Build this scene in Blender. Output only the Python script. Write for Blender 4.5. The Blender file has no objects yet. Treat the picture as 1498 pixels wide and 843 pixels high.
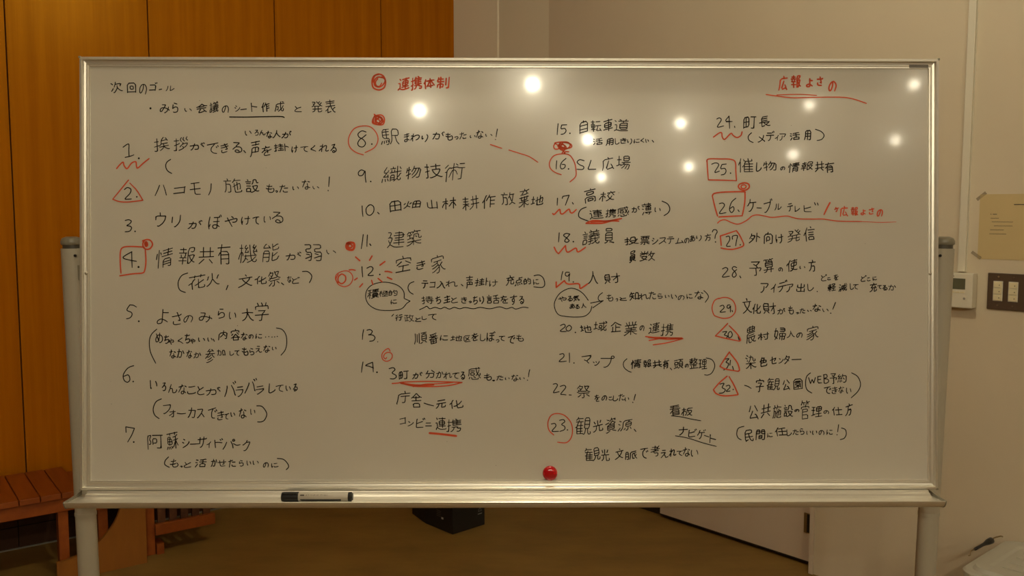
import bpy, bmesh, math, random
from mathutils import Vector, Matrix
random.seed(7)
PI = math.pi
sc = bpy.context.scene
col = sc.collection
# ---------------------------------------------------------------- camera
TILT = math.atan(1300 / 15080)
cam_d = bpy.data.cameras.new('camera'); cam = bpy.data.objects.new('camera', cam_d); col.objects.link(cam)
cam.location = (0, 0, 1.41); cam.rotation_euler = (PI / 2 - TILT, 0, 0)
cam_d.sensor_width = 36; cam_d.lens = 1300 / 1498 * 36
cam_d.clip_start = .05
sc.camera = cam
sc.view_settings.view_transform = 'Standard'; sc.view_settings.look = 'None'
sc.view_settings.gamma = 1; sc.view_settings.use_curve_mapping = False
sc.view_settings.exposure = 0.05
w = bpy.data.worlds.new('world'); sc.world = w; w.use_nodes = True
w.node_tree.nodes['Background'].inputs[0].default_value = (1, .8, .5, 1)
w.node_tree.nodes['Background'].inputs[1].default_value = .0
# ---------------------------------------------------------------- lamps (ceiling downlights, built further down)
LAMP_COL = (1, .90, .66)
CEIL = 3.0
# the lamps that mirror in the board, then some nearer the walls, partly added
LAMPS = [(.21, -2.14, 48), (-.61, -2.79, 40), (.74, -3.66, 32), (1.42, -3.13, 20), (1.04, -5.24, 27), (1.83, -4.73, 24), (2.26, -2.61, 8),
         (2.67, -4.2, 14), (3.37, -3.66, 11), (2.80, -2.11, 9)]
LAMPS2 = [(1.87, .43, .8), (2.61, 1.10, .6), (1.00, 2.42, 1.6), (.20, 1.84, 35), (-.62, 1.26, 9)]  # last pair added as fill light for the wood and the column

# ---------------------------------------------------------------- helpers
def nd(nt, t, **k):
    n = nt.nodes.new(t)
    for a, b in k.items():
        if a in n.inputs: n.inputs[a].default_value = b
        else: setattr(n, a, b)
    return n
def mat(name, c, rough=.5, metal=0, coat=0, coat_r=.05, spec=.5, emit=0, noise=None, bump=None, rnd=0, alpha=1, trans=0):
    """noise=(scale xyz, colour2, low, high), bump=(scale xyz, strength)"""
    m = bpy.data.materials.new(name); m.use_nodes = True; nt = m.node_tree
    b = nt.nodes['Principled BSDF']
    b.inputs['Base Color'].default_value = (*c, 1); b.inputs['Roughness'].default_value = rough
    b.inputs['Metallic'].default_value = metal; b.inputs['Coat Weight'].default_value = coat
    b.inputs['Coat Roughness'].default_value = coat_r; b.inputs['Specular IOR Level'].default_value = spec
    b.inputs['Alpha'].default_value = alpha; b.inputs['Transmission Weight'].default_value = trans
    if emit: b.inputs['Emission Color'].default_value = (*c, 1); b.inputs['Emission Strength'].default_value = emit
    tc = nd(nt, 'ShaderNodeTexCoord')
    out = None
    if noise:
        s, c2, lo, hi = noise
        mp = nd(nt, 'ShaderNodeMapping'); mp.inputs['Scale'].default_value = s
        nt.links.new(tc.outputs['Object'], mp.inputs['Vector'])
        nz = nd(nt, 'ShaderNodeTexNoise', Scale=1.0, Detail=6.0, Roughness=.6)
        if rnd:
            oi = nd(nt, 'ShaderNodeObjectInfo'); mu = nd(nt, 'ShaderNodeMath', operation='MULTIPLY'); mu.inputs[1].default_value = 40
            nt.links.new(oi.outputs['Random'], mu.inputs[0]); cx = nd(nt, 'ShaderNodeCombineXYZ')
            nt.links.new(mu.outputs[0], cx.inputs['X']); nt.links.new(mu.outputs[0], cx.inputs['Z'])
            ad = nd(nt, 'ShaderNodeVectorMath', operation='ADD')
            nt.links.new(mp.outputs[0], ad.inputs[0]); nt.links.new(cx.outputs[0], ad.inputs[1]); nt.links.new(ad.outputs[0], nz.inputs['Vector'])
        else: nt.links.new(mp.outputs[0], nz.inputs['Vector'])
        r = nd(nt, 'ShaderNodeValToRGB'); r.color_ramp.elements[0].position = lo; r.color_ramp.elements[1].position = hi
        r.color_ramp.elements[0].color = (*c, 1); r.color_ramp.elements[1].color = (*c2, 1)
        nt.links.new(nz.outputs[0], r.inputs[0]); out = r.outputs[0]
    if rnd:
        if not noise: oi = nd(nt, 'ShaderNodeObjectInfo')
        mr = nd(nt, 'ShaderNodeMapRange'); mr.inputs['To Min'].default_value = 1 - rnd; mr.inputs['To Max'].default_value = 1 + rnd
        nt.links.new(oi.outputs['Random'], mr.inputs['Value'])
        hs = nd(nt, 'ShaderNodeHueSaturation'); nt.links.new(mr.outputs[0], hs.inputs['Value'])
        if out: nt.links.new(out, hs.inputs['Color'])
        else: hs.inputs['Color'].default_value = (*c, 1)
        out = hs.outputs[0]
    if out: nt.links.new(out, b.inputs['Base Color'])
    if bump:
        mp = nd(nt, 'ShaderNodeMapping'); mp.inputs['Scale'].default_value = bump[0]
        nt.links.new(tc.outputs['Object'], mp.inputs['Vector'])
        nz = nd(nt, 'ShaderNodeTexNoise', Scale=1.0, Detail=3.0); nt.links.new(mp.outputs[0], nz.inputs['Vector'])
        bp = nd(nt, 'ShaderNodeBump', Strength=bump[1], Distance=.002); nt.links.new(nz.outputs[0], bp.inputs['Height'])
        nt.links.new(bp.outputs[0], b.inputs['Normal'])
    return m

M = {}
M['plaster'] = mat('plaster', (.62, .532, .385), .75, bump=((90, 90, 90), .12), noise=((2, 2, 2), (.65, .56, .41), .35, .65))
M['plaster_lit'] = mat('plaster_lit', (.78, .69, .52), .75, bump=((90, 90, 90), .12))  # lighter copy of plaster: light on the column's left face as colour
M['plaster_shaded'] = mat('plaster_shaded', (.72, .645, .48), .75, bump=((90, 90, 90), .12))  # column's right face: its shade put into the colour
M['wall_far'] = mat('wall_far', (.20, .12, .06), .7)
M['ceiling'] = mat('ceiling', (.7, .66, .58), .9, noise=((3, 3, 3), (.74, .7, .62), .3, .7))
M['floor'] = mat('floor', (.18, .102, .020), .6, noise=((3.2, 7, 3), (.26, .152, .030), .3, .68), bump=((60, 60, 60), .1))
M['wood'] = mat('wood', (.33, .092, .0015), .30, noise=((26, 26, .9), (.50, .163, .003), .25, .75), bump=((80, 80, 2.5), .22), rnd=.07, spec=.4)
M['wood'].node_tree.nodes['Principled BSDF'].inputs['Specular Tint'].default_value = (1, .50, .04, 1)
M['wood_gap'] = mat('wood_gap', (.05, .03, .015), .9)
M['bench_wood'] = mat('bench_wood', (.25, .052, .004), .45, noise=((30, 3, 30), (.34, .078, .006), .3, .7), rnd=.12)
M['plywood'] = mat('plywood', (.25, .085, .006), .5, noise=((18, 18, 3), (.31, .11, .009), .3, .7))
M['dark_wood'] = mat('dark_wood', (.05, .015, .004), .7, noise=((20, 4, 20), (.15, .05, .014), .3, .7))
M['tile'] = mat('tile', (.055, .022, .010), .6, spec=.15, noise=((9, 9, 9), (.07, .03, .014), .3, .7), rnd=.1)
M['seam'] = mat('seam', (.22, .20, .16), .7)
M['dark_base'] = mat('dark_base', (.02, .015, .01), .5)
M['board'] = mat('board', (.59, .55, .47), .17, noise=((2.2, 3, 2.2), (.62, .58, .50), .3, .7), coat=.16, coat_r=.055, spec=.22)
M['alu'] = mat('alu', (.80, .76, .67), .33, metal=.66)
M['paint'] = mat('paint', (.46, .425, .335), .42, noise=((6, 6, 1), (.49, .45, .36), .3, .7))
M['collar'] = mat('collar', (.09, .08, .06), .4)
M['cap'] = mat('cap', (.26, .24, .18), .32)
M['black_plastic'] = mat('black_plastic', (.012, .012, .013), .3)
M['ink'] = mat('ink', (.012, .009, .008), .6, spec=.1)
M['red_ink'] = mat('red_ink', (.68, .095, .040), .6, spec=.1)
M['magnet'] = mat('magnet', (.50, .004, .010), .16, coat=.6)
M['pen_body'] = mat('pen_body', (.50, .45, .37), .4)
M['speaker'] = mat('speaker', (.010, .010, .010), .55, bump=((300, 300, 300), .3))
M['white_mark'] = mat('white_mark', (.62, .60, .55), .6)
M['grey_mark'] = mat('grey_mark', (.20, .18, .155), .6)
M['door'] = mat('door', (.66, .56, .44), .55, noise=((2, 2, 2), (.69, .585, .46), .35, .65))
M['ivory'] = mat('ivory', (.72, .67, .54), .35)
M['screen'] = mat('screen', (.115, .115, .07), .25)
M['button'] = mat('button', (.75, .66, .42), .4)
M['brown_plate'] = mat('brown_plate', (.085, .055, .035), .35)
M['screw'] = mat('screw', (.55, .5, .42), .3, metal=1)
M['paper'] = mat('paper', (.56, .43, .21), .8, noise=((4, 4, 4), (.60, .47, .24), .3, .7))
M['print'] = mat('print', (.09, .07, .05), .7)
M['tape'] = mat('tape', (.42, .34, .22), .3, alpha=.3)
M['bin'] = mat('bin', (.74, .72, .62), .3, trans=.45, alpha=.80)
M['bin_lid'] = mat('bin_lid', (.74, .71, .60), .35, trans=.3, alpha=.88)
M['brass'] = mat('brass', (.35, .26, .13), .35, metal=.8)
M['lamp_trim'] = mat('lamp_trim', (.8, .78, .72), .4)
M['lens'] = mat('lens', LAMP_COL, .4, emit=6)

def mesh(name, vs, fs, m, smooth=False):
    me = bpy.data.meshes.new(name); me.from_pydata([tuple(v) for v in vs], [], fs); me.update()
    me.materials.append(m)
    if smooth: me.polygons.foreach_set('use_smooth', [True] * len(me.polygons))
    return me
def put(name, me, parent=None, loc=(0, 0, 0), kind=None):
    o = bpy.data.objects.new(name, me); col.objects.link(o); o.location = loc
    if parent: o.parent = parent
    if kind: o['kind'] = kind
    return o
def tag(o, label, cat, group=None):
    o['label'] = label; o['category'] = cat
    if group: o['group'] = group
    return o
def thing(name, label, cat, loc=(0, 0, 0), rz=0, group=None):
    o = bpy.data.objects.new(name, None); col.objects.link(o); o.location = loc; o.rotation_euler = (0, 0, rz)
    o.empty_display_size = .05
    return tag(o, label, cat, group)
def bm_mesh(name, bm, m, smooth=False, bevel=0, seg=2):
    if bevel:
        bmesh.ops.bevel(bm, geom=[e for e in bm.edges], offset=bevel, segments=seg, affect='EDGES', profile=.6)
    bmesh.ops.recalc_face_normals(bm, faces=bm.faces)
    me = bpy.data.meshes.new(name); bm.to_mesh(me); bm.free(); me.materials.append(m)
    if smooth: me.polygons.foreach_set('use_smooth', [True] * len(me.polygons))
    return me
def addbox(bm, a, b):
    (x0, y0, z0), (x1, y1, z1) = a, b
    v = [bm.verts.new(p) for p in ((x0, y0, z0), (x1, y0, z0), (x1, y1, z0), (x0, y1, z0), (x0, y0, z1), (x1, y0, z1), (x1, y1, z1), (x0, y1, z1))]
    for f in ((0, 3, 2, 1), (4, 5, 6, 7), (0, 1, 5, 4), (1, 2, 6, 5), (2, 3, 7, 6), (3, 0, 4, 7)): bm.faces.new([v[i] for i in f])
def box(name, a, b, m, parent=None, bevel=0, kind=None, loc=(0, 0, 0), seg=2):
    bm = bmesh.new(); addbox(bm, a, b)
    return put(name, bm_mesh(name, bm, M[m], bevel=bevel, seg=seg), parent, loc, kind)
def prism(name, poly, z0, z1, m, parent=None, bevel=0, kind=None, axis='z'):
    """poly in (a,b); axis z: (a,b,h); axis y: (a,h,b); axis x: (h,a,b)"""
    f = {'z': lambda a, b, h: (a, b, h), 'y': lambda a, b, h: (a, h, b), 'x': lambda a, b, h: (h, a, b)}[axis]
    bm = bmesh.new(); lo = [bm.verts.new(f(a, b, z0)) for a, b in poly]; hi = [bm.verts.new(f(a, b, z1)) for a, b in poly]
    bm.faces.new(lo); bm.faces.new(hi[::-1]); n = len(poly)
    for i in range(n): bm.faces.new((lo[i], lo[(i + 1) % n], hi[(i + 1) % n], hi[i]))
    return put(name, bm_mesh(name, bm, M[m], bevel=bevel), parent, kind=kind)
def lathe(name, prof, m, parent=None, loc=(0, 0, 0), axis='z', n=24, sx=1, sy=1):
    """prof: (radius, height)"""
    vs = []; fs = []
    for r, h in prof:
        for k in range(n):
            a = 2 * PI * k / n; p = (r * math.cos(a) * sx, r * math.sin(a) * sy, h)
            if axis == 'x': p = (p[2], p[0], p[1])
            if axis == 'y': p = (p[0], p[2], p[1])
            vs.append(p)
    for i in range(len(prof) - 1):
        for k in range(n): fs.append((i * n + k, i * n + (k + 1) % n, (i + 1) * n + (k + 1) % n, (i + 1) * n + k))
    fs.append(tuple(range(n))[::-1]); fs.append(tuple((len(prof) - 1) * n + k for k in range(n)))
    bm = bmesh.new(); me = mesh(name, vs, fs, M[m]); bm.from_mesh(me); bpy.data.meshes.remove(me)
    me = bm_mesh(name, bm, M[m], smooth=True)
    try: me.set_sharp_from_angle(angle=math.radians(35))
    except Exception: pass
    return put(name, me, parent, loc)
def tube(name, pts, r, m, parent=None, n=8):
    vs = []; fs = []; pts = [Vector(p) for p in pts]
    for i, p in enumerate(pts):
        d = (pts[min(i + 1, len(pts) - 1)] - pts[max(i - 1, 0)]).normalized()
        u = d.cross(Vector((0, 0, 1))); u = u.normalized() if u.length > .01 else Vector((1, 0, 0)); v = d.cross(u)
        rr = r[i] if isinstance(r, (list, tuple)) else r
        for k in range(n): a = 2 * PI * k / n; vs.append(p + u * math.cos(a) * rr + v * math.sin(a) * rr)
    for i in range(len(pts) - 1):
        for k in range(n): fs.append((i * n + k, i * n + (k + 1) % n, (i + 1) * n + (k + 1) % n, (i + 1) * n + k))
    fs.append(tuple(range(n))[::-1]); fs.append(tuple((len(pts) - 1) * n + k for k in range(n)))
    return put(name, mesh(name, vs, fs, M[m], True), parent)

# ---------------------------------------------------------------- room shell
A1 = Vector((-2.12610, 3.58229)); G1 = math.radians(36.5485)      # left wall: a point on it and its direction
A2 = Vector((.68300, 4.00434)); G2 = math.radians(-48.878)        # right wall
d1 = Vector((math.cos(G1), math.sin(G1))); n1 = Vector((d1.y, -d1.x))
d2 = Vector((math.cos(G2), math.sin(G2))); n2 = Vector((d2.y, -d2.x)); n2 = -n2 if n2.y > 0 else n2
def w1(t, n): return A1 + d1 * t + n1 * n
def w2(t, n): return A2 + d2 * t + n2 * n
def wallroot(name, A, G):
    return (A.x, A.y, 0), G
def slab(name, loc, rz, a, b, m, kind='structure', parent=None):
    o = box(name, a, b, m, parent, kind=None if parent else kind)
    if not parent: o.location = (loc[0], loc[1], 0); o.rotation_euler = (0, 0, rz)
    return o
K0 = Vector((-.19697, 5.01230))
T1c = (K0 - A1).dot(d1)
# floor and ceiling (one slab each, under the whole room)
c4 = [K0, K0 - d1 * 9, K0 - d1 * 9 + d2 * 12, K0 + d2 * 12]
def room_slab(name, z0, z1, m):
    cen = sum(c4, Vector((0, 0))) / 4
    return prism(name, [tuple(p + (p - cen).normalized() * .12) for p in c4], z0, z1, m, kind='structure')
room_slab('floor', -.1, 0, 'floor')
room_slab('ceiling', CEIL, CEIL + .1, 'ceiling')
wl = slab('wall_left', A1, G1, (T1c - 9, .018, 0), (2.30, .12, CEIL), 'wood_gap')
TJ = [.111 - .551 * k for k in range(12, 0, -1)] + [.111, .662, 1.240, 1.810, 2.258]
for i in range(len(TJ) - 1):
    a, b = TJ[i] + .0022, TJ[i + 1] - .0022
    box('wood_panel', (a, 0, .205), (b, .018, CEIL), 'wood', wl, bevel=.0012, seg=1)
# stone base courses under the panels, a thin pale seam at the floor
t0 = .07 - 12 * .6
while t0 < 2.25:
    t1 = min(t0 + .6, 2.258)
    box('tile', (t0 + .0015, -.004, .006), (t1 - .0015, .018, .093), 'tile', wl)
    box('tile', (t0 + .0015, -.004, .0965), (t1 - .0015, .018, .203), 'tile', wl)
    t0 = t1
box('seam_strip', (T1c - 9, -.010, 0), (2.258, .018, .006), 'seam', wl)
P = Vector((-.31187, 4.92713)); R = Vector((-.0728, 4.735)); Q = Vector((.18252, 4.49398)); QT = -.698
prism('trim_1', [tuple(P), tuple(R), tuple(Q), tuple(Q + Vector((.2, .25))), (0, 5.3), tuple(P + Vector((-.05, .12)))], 0, CEIL, 'plaster_shaded', kind='structure')
prism('trim_2', [tuple(P + Vector((-.004, -.004))), tuple(R + Vector((-.004, -.005))), tuple(R + Vector((.006, -.005))), tuple(R + Vector((.0, .006))), tuple(P + Vector((0, .02)))], 0, CEIL, 'plaster_lit', kind='structure')  # thin skin laid on so the column's left face looks lit
wr = slab('wall_right', A2, G2, (-.86, .035, 0), (0, .16, 1.965), 'plaster')
box('wall_section', (QT, -.055, 1.965), (.812, .16, CEIL), 'plaster', wr)
box('wall_section', (.812, -.055, 0), (11.6, .16, CEIL), 'plaster', wr)
box('wall_section', (-.002, .05, 0), (.812, .16, 1.965), 'dark_base', wr)  # near-black backing, the dark of the door gap put into colour
box('baseboard', (-.86, .030, 0), (-.001, .036, .035), 'dark_base', wr)
dr = slab('door_1', A2, G2, (.002, 0, .020), (.791, .040, 1.93), 'door')
hp = box('flush_pull', (.734, -.003, .135), (.764, .001, .215), 'brass', dr)
box('pull_recess', (.748, -.0045, .138), (.762, -.0028, .212), 'black_plastic', hp)
box('gap_shade', (.002, .002, .012), (.791, .038, .020), 'dark_base', dr)  # dark strip for the shaded gap under the door
jb = slab('trim_3', A2, G2, (.7935, -.062, 0), (.8115, .04, 1.962), 'door')
jb2 = slab('trim_4', A2, G2, (-.003, -.061, 1.934), (.7935, .04, 1.962), 'door')
slab('wall_front', w1(T1c - 9, 0), G2, (0, -.12, 0), (12, 0, CEIL), 'wall_far')
slab('wall_side', K0 + d2 * 12, G1, (-9, -.12, 0), (0, 0, CEIL), 'wall_far')
bpy.data.objects['wall_side'].name = 'wall_back'

# ---------------------------------------------------------------- downlights
def downlight(x, y, W, first=[]):
    t = thing('downlight', 'round recessed ceiling downlight glowing warm white, some of the set added for light', 'lamp', (x, y, CEIL), 0, 'ceiling downlights')
    if not first:
        first.append(lathe('trim_ring', [(.052, -.001), (.052, -.006), (.072, -.006), (.075, -.001)], 'lamp_trim', t).data)
        first.append(lathe('lens', [(.050, -.0012), (.050, -.003)], 'lens', t).data)
    else:
        put('trim_ring', first[0], t); put('lens', first[1], t)
    L = bpy.data.lights.new('lamp', 'POINT'); L.energy = W; L.color = LAMP_COL; L.shadow_soft_size = .03
    o = bpy.data.objects.new('lamp', L); col.objects.link(o); o.parent = t; o.location = (0, 0, -.055)
for x, y, W in LAMPS: downlight(x, y, W)
for x, y, W in LAMPS2: downlight(x, y, W)

# ---------------------------------------------------------------- whiteboard
# pose of the tilted board: centre, right, up, out of the face
# then the writing (character and the box it fills, 0.1 mm on the face), the free lines, and the strokes of every character (0 to 79)
POSE = [[-0.002639, 1.875348, 1.278002], [0.999964, 0.008398, -0.001167], [0.000475, 0.081867, 0.996643], [0.008466, -0.996608, 0.08186]]
BH = 0.91089
TEXT = [
    ('k',),
    ('次', -8432, 4048, -8165, 3803),
    ('回', -8087, 4031, -7886, 3804),
    ('の', -7828, 4003, -7662, 3776),
    ('ゴ', -7624, 4041, -7440, 3854),
    ('ル', -7273, 3970, -7086, 3846),
    ('k',),
    ('み', -7397, 3574, -7187, 3384),
    ('ら', -7135, 3609, -7006, 3393),
    ('い', -6879, 3495, -6721, 3414),
    ('会', -6631, 3588, -6395, 3386),
    ('議', -6352, 3646, -6156, 3395),
    ('の', -6093, 3554, -5943, 3396),
    ('シ', -5827, 3555, -5704, 3416),
    ('ト', -5487, 3613, -5343, 3411),
    ('作', -5262, 3619, -5084, 3406),
    ('成', -4983, 3643, -4772, 3418),
    ('と', -4564, 3543, -4406, 3413),
    ('発', -4204, 3645, -3974, 3408),
    ('表', -3916, 3680, -3694, 3392),
    ('k',),
    ('い', -5609, 3021, -5465, 2914),
    ('ろ', -5407, 3041, -5315, 2914),
    ('ん', -5306, 3036, -5171, 2915),
    ('な', -5165, 3022, -5026, 2857),
    ('人', -5026, 3036, -4853, 2858),
    ('が', -4844, 3022, -4622, 2858),
    ('k',),
    ('挨', -7519, 2887, -7182, 2570),
    ('拶', -7107, 2902, -6799, 2585),
    ('が', -6770, 2773, -6445, 2600),
    ('で', -6410, 2774, -6157, 2529),
    ('き', -6122, 2751, -5949, 2544),
    ('る', -5871, 2781, -5661, 2550),
    ('声', -5502, 2810, -5286, 2458),
    ('を', -5257, 2704, -5041, 2487),
    ('掛', -4998, 2753, -4680, 2575),
    ('け', -4632, 2719, -4488, 2552),
    ('て', -4444, 2696, -4271, 2570),
    ('く', -4228, 2720, -4107, 2581),
    ('れ', -4055, 2749, -3838, 2570),
    ('る', -3809, 2750, -3674, 2553),
    ('k',),
    ('ハ', -7506, 1883, -7247, 1638),
    ('コ', -7117, 1849, -6852, 1681),
    ('モ', -6771, 1936, -6532, 1667),
    ('ノ', -6382, 1913, -6305, 1653),
    ('施', -6065, 2015, -5662, 1712),
    ('設', -5604, 2001, -5301, 1712),
    ('も', -5171, 1900, -4984, 1707),
    ('っ', -4975, 1765, -4912, 1713),
    ('た', -4883, 1886, -4695, 1713),
    ('い', -4608, 1852, -4470, 1766),
    ('な', -4416, 1988, -4228, 1777),
    ('い', -4185, 1859, -4041, 1786),
    ('！', -3867, 2061, -3818, 1743),
    ('k',),
    ('ウ', -7492, 1299, -7262, 993),
    ('リ', -7152, 1248, -6951, 982),
    ('が', -6815, 1133, -6498, 945),
    ('ぼ', -6383, 1254, -6095, 937),
    ('や', -6037, 1220, -5763, 989),
    ('け', -5691, 1226, -5495, 1033),
    ('て', -5451, 1212, -5302, 1039),
    ('い', -5215, 1221, -5062, 1082),
    ('る', -5042, 1314, -4797, 1068),
    ('k',),
    ('情', -7478, 554, -7119, 107),
    ('報', -7009, 569, -6658, 194),
    ('共', -6585, 569, -6254, 202),
    ('有', -6187, 627, -5908, 194),
    ('機', -5749, 628, -5345, 223),
    ('能', -5244, 643, -4884, 244),
    ('が', -4755, 470, -4417, 282),
    ('弱', -4359, 629, -3983, 268),
    ('い', -3897, 514, -3686, 413),
    ('k',),
    ('花', -6802, 0, -6436, -341),
    ('火', -6421, 20, -6139, -277),
    ('文', -5755, -11, -5447, -300),
    ('化', -5409, -40, -5149, -225),
    ('祭', -5120, 64, -4855, -271),
    ('な', -4725, -45, -4624, -190),
    ('ど', -4624, -60, -4451, -213),
    ('k',),
    ('よ', -7465, -741, -7206, -1064),
    ('さ', -7149, -807, -6938, -1082),
    ('の', -6904, -870, -6702, -1030),
    ('み', -6581, -813, -6293, -1024),
    ('ら', -6183, -734, -6030, -948),
    ('い', -5946, -798, -5794, -957),
    ('大', -5678, -726, -5418, -1000),
    ('学', -5404, -595, -5101, -995),
    ('k',),
    ('め', -7495, -1238, -7331, -1463),
    ('ち', -7316, -1290, -7201, -1478),
    ('ゃ', -7221, -1362, -7100, -1498),
    ('く', -7025, -1342, -6904, -1478),
    ('ち', -6881, -1261, -6760, -1469),
    ('ゃ', -6766, -1362, -6651, -1478),
    ('い', -6593, -1342, -6449, -1434),
    ('い', -6400, -1342, -6290, -1429),
    ('内', -6174, -1189, -5976, -1406),
    ('容', -5909, -1160, -5707, -1411),
    ('な', -5698, -1232, -5549, -1406),
    ('の', -5534, -1275, -5427, -1371),
    ('に', -5390, -1261, -5245, -1377),
    ('k',),
    ('な', -7207, -1593, -7054, -1787),
    ('か', -7049, -1579, -6882, -1776),
    ('な', -6847, -1602, -6717, -1787),
    ('か', -6697, -1651, -6530, -1787),
    ('参', -6449, -1579, -6236, -1883),
    ('加', -6204, -1594, -6016, -1730),
    ('し', -5938, -1623, -5837, -1730),
    ('て', -5832, -1608, -5722, -1730),
    ('も', -5679, -1550, -5534, -1730),
    ('ら', -5514, -1565, -5410, -1718),
    ('え', -5390, -1521, -5246, -1666),
    ('な', -5225, -1498, -5072, -1666),
    ('い', -5043, -1536, -4942, -1614),
    ('k',),
    ('い', -7611, -2239, -7453, -2435),
    ('ろ', -7361, -2291, -7266, -2476),
    ('ん', -7228, -2326, -7035, -2522),
    ('な', -7015, -2326, -6833, -2543),
    ('こ', -6827, -2361, -6640, -2543),
    ('と', -6617, -2369, -6458, -2563),
    ('が', -6438, -2384, -6121, -2572),
    ('バ', -6046, -2254, -5795, -2601),
    ('ラ', -5809, -2370, -5642, -2601),
    ('バ', -5621, -2196, -5353, -2529),
    ('ラ', -5390, -2355, -5203, -2552),
    ('し', -5116, -2312, -4966, -2524),
    ('て', -4966, -2341, -4793, -2495),
    ('い', -4755, -2356, -4640, -2472),
    ('る', -4602, -2312, -4495, -2486),
    ('k',),
    ('フ', -7338, -2754, -7165, -2962),
    ('ォ', -7208, -2870, -7064, -3026),
    ('カ', -6819, -2818, -6646, -3044),
    ('ス', -6623, -2847, -6459, -3050),
    ('で', -6392, -2818, -6191, -3056),
    ('き', -6199, -2891, -6046, -3093),
    ('て', -6046, -2940, -5939, -3073),
    ('い', -5916, -2920, -5815, -3021),
    ('な', -5746, -2833, -5573, -3056),
    ('い', -5498, -2848, -5391, -2978),
    ('k',),
    ('阿', -7670, -3396, -7339, -3715),
    ('蘇', -7267, -3333, -7007, -3721),
    ('シ', -6935, -3483, -6777, -3680),
    ('サ', -6609, -3432, -6407, -3672),
    ('イ', -6422, -3536, -6321, -3681),
    ('ド', -6257, -3470, -6070, -3681),
    ('パ', -6084, -3484, -5816, -3716),
    ('ク', -5666, -3508, -5498, -3746),
    ('k',),
    ('も', -7195, -3903, -7008, -4091),
    ('っ', -6979, -4048, -6921, -4091),
    ('と', -6901, -3970, -6740, -4097),
    ('活', -6670, -3903, -6411, -4092),
    ('か', -6336, -3904, -6191, -4078),
    ('せ', -6185, -3919, -6004, -4069),
    ('た', -5969, -3919, -5796, -4093),
    ('ら', -5738, -3934, -5637, -4070),
    ('い', -5579, -3942, -5478, -4050),
    ('い', -5449, -3943, -5319, -4035),
    ('の', -5233, -3978, -5109, -4094),
    ('に', -5059, -3992, -4901, -4103),
    ('r',),
    ('連', -2393, 4155, -2133, 3866),
    ('携', -2118, 4184, -1873, 3867),
    ('体', -1844, 4142, -1598, 3897),
    ('制', -1569, 4171, -1285, 3912),
    ('k',),
    ('駅', -2740, 3070, -2350, 2723),
    ('ま', -2263, 2978, -2133, 2782),
    ('わ', -2124, 2970, -1922, 2796),
    ('り', -1887, 2956, -1742, 2782),
    ('が', -1661, 3014, -1395, 2841),
    ('も', -1381, 2986, -1221, 2818),
    ('っ', -1198, 2914, -1106, 2841),
    ('た', -1091, 3001, -932, 2842),
    ('い', -868, 2937, -744, 2871),
    ('な', -737, 3047, -578, 2860),
    ('い', -540, 2967, -389, 2903),
    ('！', -337, 3077, -273, 2831),
    ('k',),
    ('織', -2732, 2289, -2306, 1919),
    ('物', -2220, 2290, -1893, 1995),
    ('技', -1829, 2334, -1438, 2016),
    ('術', -1395, 2349, -961, 1938),
    ('k',),
    ('田', -2567, 1557, -2306, 1297),
    ('畑', -2269, 1557, -1893, 1370),
    ('山', -1777, 1572, -1540, 1376),
    ('林', -1453, 1631, -1149, 1356),
    ('耕', -1026, 1672, -664, 1339),
    ('作', -606, 1681, -316, 1374),
    ('放', -215, 1731, 98, 1456),
    ('棄', 162, 1804, 394, 1404),
    ('地', 417, 1674, 690, 1451),
    ('k',),
    ('建', -2616, 906, -2234, 544),
    ('築', -2205, 935, -1881, 582),
    ('k',),
    ('空', -2440, 388, -2098, 18),
    ('き', -2000, 287, -1803, 85),
    ('家', -1687, 403, -1375, 7),
    ('k',),
    ('積', -3033, -307, -2781, -533),
    ('極', -2793, -350, -2590, -486),
    ('的', -2584, -336, -2388, -466),
    ('に', -2541, -538, -2402, -649),
    ('k',),
    ('テ', -1890, -133, -1739, -306),
    ('コ', -1722, -161, -1586, -292),
    ('入', -1571, -147, -1383, -312),
    ('れ', -1375, -132, -1122, -277),
    ('声', -949, -31, -795, -312),
    ('掛', -766, -74, -465, -262),
    ('け', -456, -117, -268, -271),
    ('充', -108, -22, 80, -253),
    ('点', 80, -59, 254, -262),
    ('的', 266, -73, 428, -233),
    ('に', 472, -108, 603, -236),
    ('k',),
    ('持', -1890, -466, -1629, -640),
    ('ち', -1600, -466, -1470, -640),
    ('主', -1427, -451, -1273, -625),
    ('と', -1261, -495, -1114, -619),
    ('き', -1056, -480, -920, -625),
    ('っ', -891, -567, -824, -619),
    ('ち', -804, -465, -696, -648),
    ('り', -665, -465, -563, -639),
    ('話', -514, -436, -233, -630),
    ('を', -224, -451, -50, -625),
    ('す', -21, -436, 139, -654),
    ('る', 173, -465, 284, -639),
    ('k',),
    ('行', -2446, -851, -2281, -996),
    ('政', -2252, -857, -2035, -1016),
    ('と', -2020, -921, -1890, -1016),
    ('し', -1884, -886, -1774, -973),
    ('て', -1751, -842, -1563, -979),
    ('k',),
    ('順', -2040, -1219, -1768, -1495),
    ('番', -1731, -1240, -1536, -1489),
    ('に', -1499, -1292, -1325, -1414),
    ('地', -1282, -1292, -1027, -1422),
    ('区', -998, -1292, -847, -1443),
    ('を', -832, -1248, -679, -1422),
    ('し', -650, -1263, -534, -1422),
    ('ぼ', -514, -1211, -319, -1431),
    ('っ', -319, -1379, -238, -1451),
    ('て', -253, -1306, -116, -1422),
    ('で', -64, -1292, 96, -1472),
    ('も', 110, -1277, 278, -1431),
    ('k',),
    ('町', -2369, -2040, -2152, -2238),
    ('が', -2088, -2069, -1862, -2229),
    ('分', -1804, -2026, -1601, -2215),
    ('か', -1587, -2055, -1422, -2215),
    ('れ', -1422, -2070, -1239, -2229),
    ('て', -1239, -2084, -1080, -2221),
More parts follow.
